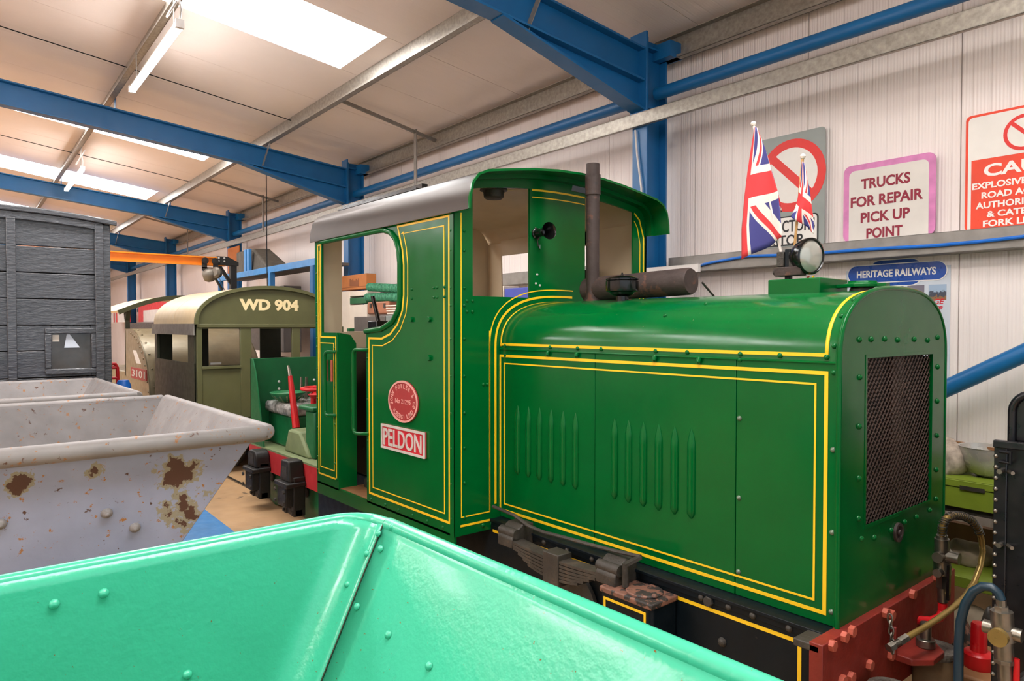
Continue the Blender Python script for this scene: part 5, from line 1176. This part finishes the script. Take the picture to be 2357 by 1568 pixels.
wbox('small_green_tin', 'tiny green tin at the foot of the white carton', 'tin', 798, 756, 804, 763, 'green_tractor', .1, 4.07)
wbox('grey_carton', 'pale grey carton right of the dark chest', 'box', 888, 726, 925, 763, 'sign_grey', .2, 4.07)
for i in range(4): wbox('paper_stack', ['lowest', 'second lowest', 'second highest', 'highest'][i]+' of the cream paper packs beside the tan case', 'paper', 890-i, 719-i*6, 925, 724-i*6, 'box_white', .2, 4.15, .004, 'cream paper packs')
cs_ = thing('tan_case', 'tan leather case with dark clasps under the green twine', 'case', bw((-8.0, 4.3, 1.8)))
a, b = bq(845, 724, 4.25), bq(893, 693, 4.25); mb = MB(bw); mb.box(a.x, b.x, 4.25, 4.45, a.z, b.z); obj('case_body', mb, 'leather_tan', cs_, bevel=.02)
for x in (852, 884):
    q = bq(x, 702, 4.24); mb = MB(bw); mb.box(q.x-.02, q.x+.02, 4.24, 4.25, q.z-.04, q.z+.02); obj('clasp', mb, 'grimy_black', cs_)
for k_, (x0, y0, x1, y1, ds) in enumerate(((850, 661, 925, 665, 'upper coil of pale green twine on the store stack'), (845, 685, 925, 684, 'lower coil of pale green twine above the tan case'))):
    a, b = bq(x0, y0, 4.3), bq(x1, y1, 4.3); mb = MB(bw); pts = []
    for i in range(26*10):
        t_ = i/(26*10-1); an = i*2*PI/10; rr = .046; pts.append((a.x+(b.x-a.x)*t_, 4.3+rr*math.cos(an), a.z+(b.z-a.z)*t_+rr*math.sin(an)))
    mb.tube(pts, .012, 5); mb.cyl((a.x, 4.3, a.z), (b.x, 4.3, b.z), .04, n=12); tag(obj('twine_coil', mb, 'rope_green'), ds, 'twine', 'green twine coils')
# seen through the cab front window
wbox('blue_crate', 'violet blue crate seen low through the cab front window', 'crate', 1161, 661, 1216, 700, 'box_blue', .2, 4.25, zb=SHZ)
wbox('cream_carton', 'small cream carton left of the violet crate in the cab window', 'box', 1143, 658, 1159, 700, 'box_white', .2, 4.25, zb=SHZ)
# notices behind the olive cab
q = pb(658, 770, B=4.4); mb = MB(bw); mb.box(q.x-.12, q.x+.12, 4.40, 4.41, q.z-.22, q.z+.18); wn = tag(obj('warning_sign', mb, 'warning_yellow'), 'small yellow warning sign seen through the olive cab window', 'sign')
mb = MB(bw); mb.prism([(q.x-.06, q.z+.0), (q.x+.06, q.z+.0), (q.x, q.z+.12)], 'y', 4.396, 4.40); obj('warning_triangle', mb, 'letter_black', wn)
# red and white display boards on the far wall
for k_, (x0, x1, ds) in enumerate(((255, 263, 'narrow red and white display board beside the grey van'), (268, 300, 'red and white display board left of the far blue column'), (320, 440, 'red and white display board right of the far blue column'))):
    a, b = pb(x0, 755, B=4.5), pb(x1, 722 if k_ < 2 else 735, B=4.5)
    z0, z1 = 1.75, 2.35; t = thing('display_board', ds, 'board', bw(((a.x+b.x)/2, 4.5, z0)), 'red and white display boards')
    mb = MB(bw); mb.box(a.x, b.x, 4.49, 4.51, z0, z1); obj('board_panel', mb, 'banner_red', t); L_ = b.x-a.x
    mb = MB(bw); mb.box(a.x+.12*L_, b.x-.12*L_, 4.485, 4.49, z0, z1-.25); obj('board_sheet', mb, 'banner_white', t)
mb = MB(bw); mb.box(-27, -17.2, 4.40, 4.55, 0, 1.72); tag(obj('dark_partition', mb, 'tank_black'), 'black low partition under the red and white boards', 'partition')
# hand truck and blue drum near the van corner
ht = thing('hand_truck', 'red tubular hand truck standing beside the van corner', 'trolley', px(270, 905, X=-10.5)-V((0, 0, px(270, 905, X=-10.5).z)))
pts = [px(x, y, X=-10.5) for x, y in ((258, 838), (265, 838), (270, 846), (271, 870), (271, 930))]; pts[-1].z = .05
mb = MB(); mb.tube(pts, .022, 10); obj('handle_tube', mb, 'bright_red', ht)
pts2 = [p+V((0, -.42, 0)) for p in pts]; mb = MB(); mb.tube(pts2, .022, 10); obj('handle_tube', mb, 'bright_red', ht)
mb = MB(); mb.tube([pts[2], pts2[2]], .02, 10); mb.tube([pts[3], pts2[3]], .02, 10); obj('cross_bar', mb, 'bright_red', ht)
mb = MB(); mb.box(pts[-1].x-.05, pts[-1].x+.25, pts2[-1].y, pts[-1].y, .03, .05); obj('toe_plate', mb, 'bright_red', ht)
q = px(284, 897, X=-10.0); mb = MB(); mb.lathe([(.08, 0), (.09, .02), (.09, q.z-.55+.1), (.06, q.z-.5+.12), (.03, q.z-.5+.12), (0, q.z-.5+.12)], (q.x, q.y, .5), (0, 0, 1), 18); bc = tag(obj('blue_canister', mb, 'cable_blue'), 'small blue canister beside the red hand truck', 'canister')
mb = MB(); mb.box(q.x-.15, q.x+.15, q.y-.15, q.y+.15, 0, .5); tag(obj('low_stand', mb, 'grimy_black', bevel=.01), 'dark low stand under the blue canister', 'stand')

# ================================================================== SIGNS ON THE WALL GIRT
SGB = 4.90; GZ = 2.225
def sheet(name, label, a0, a1, z0, z1, mt, r=.03, th=.006, tag_=True):
    mb = MB(bw); mb.prism(fillet([(a0, z0), (a1, z0), (a1, z1), (a0, z1)], r, 6, True), 'y', SGB, SGB+th); o = obj(name, mb, mt)
    return tag(o, label, 'sign', 'old road signs on the wall girt')
def bwtext(name, s, mt, par, a0, a1, z0, z1, off=.02, B=SGB-.001, sh_=0): return text(name, s, mt, par, bw((a0, B, z0)), BX, EZ, a1-a0, z1-z0, off, .0015, sh_)
def disc(name, a, z, ro, ri, mt, par, B=SGB):
    n = 48; mb = MB(bw)
    if ri: mb.ring([(a+ro*math.cos(2*PI*i/n), z+ro*math.sin(2*PI*i/n)) for i in range(n+1)], [(a+ri*math.cos(2*PI*i/n), z+ri*math.sin(2*PI*i/n)) for i in range(n+1)], 'y', B-.0018, B)
    else: mb.prism([(a+ro*math.cos(2*PI*i/n), z+ro*math.sin(2*PI*i/n)) for i in range(n)], 'y', B-.001, B)
    return obj(name, mb, mt, par, ang=0)
s1 = sheet('prohibition_sign', 'grey metal sign with red barred circle behind the flags', -3.215, -2.645, GZ, 3.075, 'sign_grey', .03)
ca, cz_ = -2.905, 2.765; disc('sign_face', ca, cz_, .265, 0, 'sign_white', s1); disc('red_ring', ca, cz_, .268, .205, 'sign_red', s1)
mb = MB(bw); mb.bar((ca-.165, SGB-.001, cz_+.155), (ca+.16, SGB-.001, cz_-.16), (0, 1, 0), .062, .002); obj('red_bar', mb, 'sign_red', s1)
mb = MB(bw); mb.prism(fillet([(-3.15, GZ+.02), (-2.69, GZ+.02), (-2.69, 2.465), (-3.15, 2.465)], .03, 5, True), 'y', SGB-.003, SGB); sp = obj('sub_plate', mb, 'letter_black', s1)
mb = MB(bw); mb.prism(fillet([(-3.14, GZ+.03), (-2.70, GZ+.03), (-2.70, 2.455), (-3.14, 2.455)], .024, 5, True), 'y', SGB-.0045, SGB-.003); obj('sub_plate_face', mb, 'sign_white', sp)
bwtext('sub_plate_lettering', 'TRACTORS', 'letter_black', sp, -3.13, -2.715, 2.345, 2.435, .018, SGB-.0046); bwtext('sub_plate_lettering', 'STOP.', 'letter_black', sp, -3.045, -2.79, 2.245, 2.325, .018, SGB-.0046)
s2 = sheet('repair_sign', 'pink bordered white sign reading TRUCKS FOR REPAIR PICK UP POINT', -2.508, -1.912, GZ, 2.755, 'sign_pink', .05)
mb = MB(bw); mb.prism(fillet([(-2.468, GZ+.001), (-1.952, GZ+.001), (-1.952, 2.715), (-2.468, 2.715)], [0, 0, .04, .04], 6, True), 'y', SGB-.0015, SGB); obj('sign_face', mb, 'sign_cream', s2)
for st, a0, a1, z0, z1 in (('TRUCKS', -2.385, -2.065, 2.58, 2.652), ('FOR REPAIR', -2.455, -1.985, 2.462, 2.535), ('PICK UP', -2.385, -2.065, 2.35, 2.422), ('POINT', -2.345, -2.11, 2.24, 2.312)): bwtext('sign_lettering', st, 'letter_maroon', s2, a0, a1, z0, z1, .03, SGB-.002)
s3 = sheet('caution_sign', 'orange and white CAUTION sign cut by the right picture edge', -1.745, -.80, GZ, 2.93, 'sign_orange', .03)
mb = MB(bw); mb.prism(fillet([(-1.73, 2.655), (-.815, 2.655), (-.815, 2.915), (-1.73, 2.915)], [0, 0, .025, .025], 5, True), 'y', SGB-.0015, SGB); obj('sign_face', mb, 'sign_white', s3)
mb = MB(bw); mb.box(-1.73, -1.712, SGB-.0015, SGB, GZ, 2.655); obj('sign_border', mb, 'sign_white', s3)
disc('red_ring', -1.44, 2.775, .105, .085, 'sign_red', s3, SGB-.0016); mb = MB(bw); mb.bar((-1.50, SGB-.0025, 2.835), (-1.38, SGB-.0025, 2.715), (0, 1, 0), .022, .001); obj('red_bar', mb, 'sign_red', s3)
for st, a0, a1, z0, z1 in (('CAUTION', -1.645, -1.02, 2.545, 2.62), ('EXPLOSIVES', -1.705, -1.395, 2.475, 2.515), ('ROAD ACCESS', -1.655, -1.28, 2.415, 2.455), ('AUTHORISED', -1.685, -1.34, 2.355, 2.395), ('& CATEGORY', -1.625, -1.25, 2.30, 2.338), ('FORK LIFT', -1.645, -1.36, 2.243, 2.283)): bwtext('sign_lettering', st, 'letter_white', s3, a0, a1, z0, z1, .03)
# poster
PO = thing('wall_poster', 'pale HERITAGE RAILWAYS poster on the wall behind the bonnet', 'poster', bw((-2.15, WALL, 1.2)))
PB_ = 4.945; a0, a1 = pb(1948, 620, B=PB_).x, pb(2188, 620, B=PB_).x; zt_ = 2.03
mb = MB(bw); mb.box(a0, a1, PB_, PB_+.004, 1.2, zt_); obj('poster_sheet', mb, 'poster_paper', PO)
def pz(x, y): return pb(x, y, B=PB_).z
def pa(x, y=640): return pb(x, y, B=PB_).x
zc_ = (pz(1953, 633)+pz(2180, 622))/2; L0, L1 = pa(1953), pa(2179); hh_ = .058
def lozenge(name, a0, a1, z0, z1, B0, B1, mt): mb = MB(bw); mb.prism(fillet([(a0, z0), (a1, z0), (a1, z1), (a0, z1)], (z1-z0)*.49, 6, True), 'y', B0, B1); return obj(name, mb, mt, PO)
i0, i1 = pa(1998), pa(2126)
lozenge('plaque_edge', i0-.006, i1+.006, zc_-hh_-.034, zc_+hh_+.034, PB_-.001, PB_, 'letter_white'); lozenge('plaque_back', i0, i1, zc_-hh_-.028, zc_+hh_+.028, PB_-.002, PB_-.001, 'poster_blue')
lozenge('plaque_edge', L0-.006, L1+.006, zc_-hh_-.006, zc_+hh_+.006, PB_-.003, PB_-.002, 'letter_white'); lozenge('plaque_front', L0, L1, zc_-hh_, zc_+hh_, PB_-.004, PB_-.003, 'poster_blue')
bwtext('poster_lettering', 'HERITAGE RAILWAYS', 'letter_white', PO, pa(1973), pa(2155), zc_-.026, zc_+.024, .03, PB_-.0045)
for x0, x1, mt in ((1988, 2033, 'photo_b'), (2041, 2080, 'photo_c'), (2089, 2128, 'photo_b'), (2138, 2179, 'photo_a')):
    mb = MB(bw); zz = pz(2158, 655); mb.box(pa(x0), pa(x1), PB_-.001, PB_, zz-.10, zz); obj('poster_photograph', mb, mt, PO, ang=0)
bwtext('poster_lettering', 'HERITAGE', 'banner_red', PO, pa(2085), pa(2175), pz(2155, 700)-.0, pz(2155, 688), .015, PB_-.001, .25)
bwtext('poster_lettering', 'Centre', 'banner_red', PO, pa(2115), pa(2171), pz(2155, 712), pz(2155, 701), .015, PB_-.001, .25)

# ================================================================== RIGHT CORNER: BENCH, TANK, HOSES
bn = thing('work_bench', 'lime green steel work bench against the wall beyond the bonnet', 'bench', bw((-1.0, 4.4, 0)))
mb = MB(bw); mb.box(-2.4, .4, 3.95, 4.72, .855, .87); obj('bench_top', mb, 'bench_green', bn, bevel=.004)
mb = MB(bw); mb.box(-2.4, .4, 3.95, 3.965, .835, .87); mb.box(-2.4, .4, 3.955, 3.975, .73, .833); obj('bench_apron', mb, 'bench_green', bn, bevel=.003)
a = pb(2235, 1116, B=3.95).x; mb = MB(bw); mb.box(a-.05, a+.06, 3.948, 3.95, .825, .845); obj('drawer_slot', mb, 'grimy_black', bn)
mb = MB(bw); mb.box(-2.4, .4, 3.97, 4.0, .70, .73); obj('under_rail', mb, 'grimy_black', bn)
mb = MB(bw); mb.box(-2.4, .4, 3.95, 4.7, .33, .385); obj('lower_shelf', mb, 'bench_green', bn, bevel=.004)
for a in (-2.35, .3):
    mb = MB(bw); mb.box(a, a+.06, 3.97, 4.03, 0, .85); obj('bench_leg', mb, 'bench_green', bn)
mb = MB(bw); mb.box(-2.3, .3, 4.55, 4.6, .385, .50); tag(obj('back_plank', mb, 'wood'), 'brown plank on the lower shelf of the bench', 'plank')
# rag heap, bowl, tools
rg = random.Random(5)
def lump(name, label, cat, c, sx, sy, sz, mt, rough=.35, seed=1, xf=bw):
    r_ = random.Random(seed); b = bmesh.new(); bmesh.ops.create_icosphere(b, subdivisions=3, radius=1)
    ks = [(V((r_.uniform(-1, 1), r_.uniform(-1, 1), r_.uniform(-1, 1)))*r_.uniform(2, 5), r_.uniform(0, 6)) for _ in range(6)]
    mb = MB(xf); vs = []
    for v in b.verts:
        f = 1+rough*sum(math.sin(v.co.dot(k)+p) for k, p in ks)/4; q = v.co*f; q.z = max(q.z, -.6); vs.append((c[0]+q.x*sx, c[1]+q.y*sy, c[2]+(q.z+.6)*sz))
    mb.add(vs, [[x.index for x in f.verts] for f in b.faces]); b.free(); return tag(obj(name, mb, mt, ang=50), label, cat)
p = pb(2200, 1085, B=4.12); lump('rag_heap', 'crumpled grey-brown rags on the lime green bench', 'rag', (p.x-.05, 4.12, .87), .08, .08, .10, 'rag', .6, 3)
p = pb(2262, 1095, B=4.15); cbw = (p.x+.02, 4.17, .872)
mb = MB(bw); mb.lathe([(.05, 0), (.09, .02), (.125, .08), (.135, .15), (.138, .152), (.128, .15), (.118, .085), (.085, .03), (0, .01)], cbw, (0, 0, 1), 30); tag(obj('mixing_bowl', mb, 'bowl_clear', ang=40), 'scuffed translucent bowl on the lime green bench', 'bowl')
p = pb(2205, 1019, B=4.3); q = pb(2245, 1024, B=4.3); mb = MB(bw); mb.bar((p.x-.02, 4.3, p.z), (p.x+.35, 4.3, p.z-.02), (0, 0, 1), .03, .014); mb.box(p.x+.05, p.x+.07, 4.28, 4.31, .87, p.z); tag(obj('wooden_stick', mb, 'wood'), 'wooden stick lying above the bowl on the bench', 'stick')
p = pb(2218, 1045, B=4.28); mb = MB(bw); mb.lathe([(.03, 0), (.03, .10), (.02, .115), (0, .12)], (p.x, 4.28, .87), (0, 0, 1), 14); tag(obj('small_tin', mb, 'hose_blue'), 'small blue tin behind the bowl on the bench', 'tin')
p = pb(2215, 1295, B=4.1); lump('rubble_sack', 'grey sack of rubble on the lower bench shelf', 'sack', (p.x-.03, 4.2, .385), .10, .10, .075, 'stone', .4, 7)
p = pb(2265, 1290, B=4.2); lump('sand_bag', 'brown bag on the lower bench shelf right of the sack', 'bag', (p.x+.15, 4.2, .385), .09, .12, .08, 'stone', .3, 8)
p = pb(2215, 1368, B=3.9); lump('stone_block', 'pale stone block on the floor under the bench', 'stone', (p.x, 4.0, .0), .11, .1, .14, 'stone', .2, 9)
for k_, (x, y) in enumerate(((2250, 1400), (2285, 1395), (2270, 1425), (2240, 1415))):
    p = pb(x, y, B=3.9); lump('scrap_lump', ['rusty scrap lump under the bench, leftmost but one', 'dark scrap lump by the blue hose bend', 'brown scrap lump nearest the red pin', 'leftmost dark scrap lump under the bench'][k_], 'scrap', (p.x, 3.75+.12*k_, 0), .05, .05, max(.06, p.z*.6), ['rust_paint', 'grimy_black', 'rust_paint', 'grimy_black'][k_], .5, 11+k_)
# red pin standing on a wooden block, stumps
p = px(2252, 1535, Z=.28)
blk = MB(); blk.box(p.x-.07, p.x+.2, p.y-.12, p.y+.25, 0, .28); tag(obj('timber_block', blk, 'wood', bevel=.01), 'brown timber block under the red pin', 'block')
mb = MB(); mb.lathe([(.052, 0), (.055, .01), (.055, .055), (.048, .062), (.030, .066), (.028, .17), (.024, .178), (0, .18)], (p.x, p.y, .28), (0, 0, 1), 22); tag(obj('coupling_pin', mb, 'bright_red', ang=35), 'loose red headed pin standing beside the blue hose', 'pin')
for k_, (x, y, z, r_, ds) in enumerate(((2152, 1492, .44, .076, 'sawn stump with cracked black top right of the coupling'), (2050, 1585, .46, .07, 'sawn stump at the bottom edge below the coupling'))):
    p = px(x, y, Z=z); t = thing('wood_stump', ds, 'stump', (p.x, p.y, 0), 'wooden stumps')
    mb = MB(); mb.lathe([(r_*.98, 0), (r_*.97, z-.02)], (p.x, p.y, 0), (0, 0, 1), 28); obj('stump_bark', mb, 'stump_side', t)
    mb = MB(); mb.lathe([(r_*.97, z-.022), (r_*1.02, z-.012), (r_, z+.004), (r_*.5, z+.006), (0, z+.003)], (p.x, p.y, 0), (0, 0, 1), 28); obj('stump_top', mb, 'stump_top', t)
# black riveted tank body at right edge
KY = 2.62; kx = px(2294, 1100, Y=KY).x; ktop = px(2310, 1022, Y=KY).z
tk = thing('black_tank', 'black riveted tank body cut by the right picture edge', 'tank', (kx+.6, KY+.35, 0))
mb = MB(); mb.box(kx, kx+1.3, KY, KY+.62, .32, ktop); obj('tank_body', mb, 'tank_black', tk, bevel=.006)
ktz = px(2357, 905, Y=KY+.05).z; ux = px(2330, 1000, Y=KY+.05).x
mb = MB(); pl = fillet([(ux, ktop), (ux, ktz), (ux+1.2, ktz), (ux+1.2, ktop)], [0, .06, .06, 0], 6, True); mb.prism(pl, 'y', KY+.05, KY+.55); obj('tank_upper', mb, 'tank_black', tk, bevel=.01)
mb = MB(); mb.tube([(ux, KY+.045, ktop)]+[(a, KY+.045, b) for a, b in fillet([(ux, ktop), (ux, ktz), (ux+1.2, ktz)], [0, .06, 0], 6)][1:], .012, 8); obj('upper_bead', mb, 'tank_black', tk, ang=60)
mb = MB(); mb.box(kx-.006, kx+.03, KY-.008, KY, .32, ktop+.006); mb.box(kx-.006, kx+1.3, KY-.02, KY, ktop-.012, ktop+.012); obj('corner_strip', mb, 'tank_black', tk, bevel=.003)
for k_ in range(26): rivet((kx+.0, KY-.008, .36+(ktop-.4)*k_/25), (0, -1, 0), .007, tk, 'steel')
for x, y in ((2320, 1085), (2318, 1255)):
    p = px(x, y, Y=KY); mb = MB(); mb.cyl((p.x-.015, KY, p.z), (p.x-.015, KY-.03, p.z), .008, n=8); mb.cyl((p.x, KY-.0, p.z), (p.x+.02, KY-.025, p.z), .006, n=8); obj('stud', mb, 'steel', tk)
mb = MB(); p = px(2318, 1050, Y=KY-.02); mb.tube([(p.x-.02, KY-.02, p.z+.012), (p.x+.012, KY-.03, p.z+.012), (p.x+.012, KY-.03, p.z-.02), (p.x-.02, KY-.02, p.z-.02)], .006, 8); obj('tank_latch', mb, 'tank_black', tk)
mb = MB(); mb.box(kx-.0, kx+1.3, KY+.1, KY+.5, .06, .32); obj('tank_frame', mb, 'grimy_black', tk)
HY = 2.48
pts = [px(x, y, Y=HY) for x, y in ((2207, 1600), (2206, 1540), (2207, 1480), (2211, 1430), (2222, 1390), (2240, 1362), (2262, 1350), (2282, 1352), (2297, 1364), (2305, 1382))]
ah = thing('air_hose', 'dark blue air hose with grey valve hanging at the black tank', 'hose', (pts[0].x, HY, .1))
pts[0].z = .35
mb = MB(); mb.tube([pts[0]+V((0, .0, -.2))]+pts, .0135, 12); obj('hose', mb, 'hose_blue', ah, ang=60)
v0, v1 = px(2304, 1380, Y=HY), px(2316, 1600, Y=HY); d = v1-v0
mb = MB(); mb.cyl(v0, v0+d*.08, .014, n=10); mb.cyl(v0+d*.07, v0+d*.12, .02, n=6); mb.cyl(v0+d*.12, v0+d*.30, .030, n=14); mb.cyl(v0+d*.3, v0+d*.42, .034, n=14); mb.cyl(v0+d*.42, v0+d*.62, .026, n=14); mb.cyl(v0+d*.62, v0+d*.66, .03, n=8); mb.cyl(v0+d*.66, v1, .02, n=12)
c = v0+d*.33; mb.cyl(c-V((.05, 0, 0)), c+V((.05, 0, 0)), .02, n=12); obj('hose_valve', mb, 'steel', ah)
c = v0+d*.36+V((0, -.03, 0)); mb = MB(); mb.cyl(c, c+V((0, -.02, 0)), .026, n=20); obj('valve_dial', mb, 'brass', ah)
p = px(2340, 1540, Y=HY); mb = MB(); mb.tube([p+V((0, 0, .03)), p+V((0, 0, -.15))], [.008, .010], 10); obj('valve_lever', mb, 'bright_red', ah)
mb = MB(); mb.tube([v1, v1+V((.08, .12, .1))], .02, 10); obj('hose_pipe', mb, 'grimy_black', ah)
# rails let into the floor
for i, y in enumerate((CY-.33, CY+.30, .52-.33, .52+.30)):
    mb = MB(); mb.box(-14, 3, y, y+.03, -.01, .012); o = struct(obj('trim_%d' % (i+1), mb, 'steel')); o['label'] = 'rail let into the concrete floor'
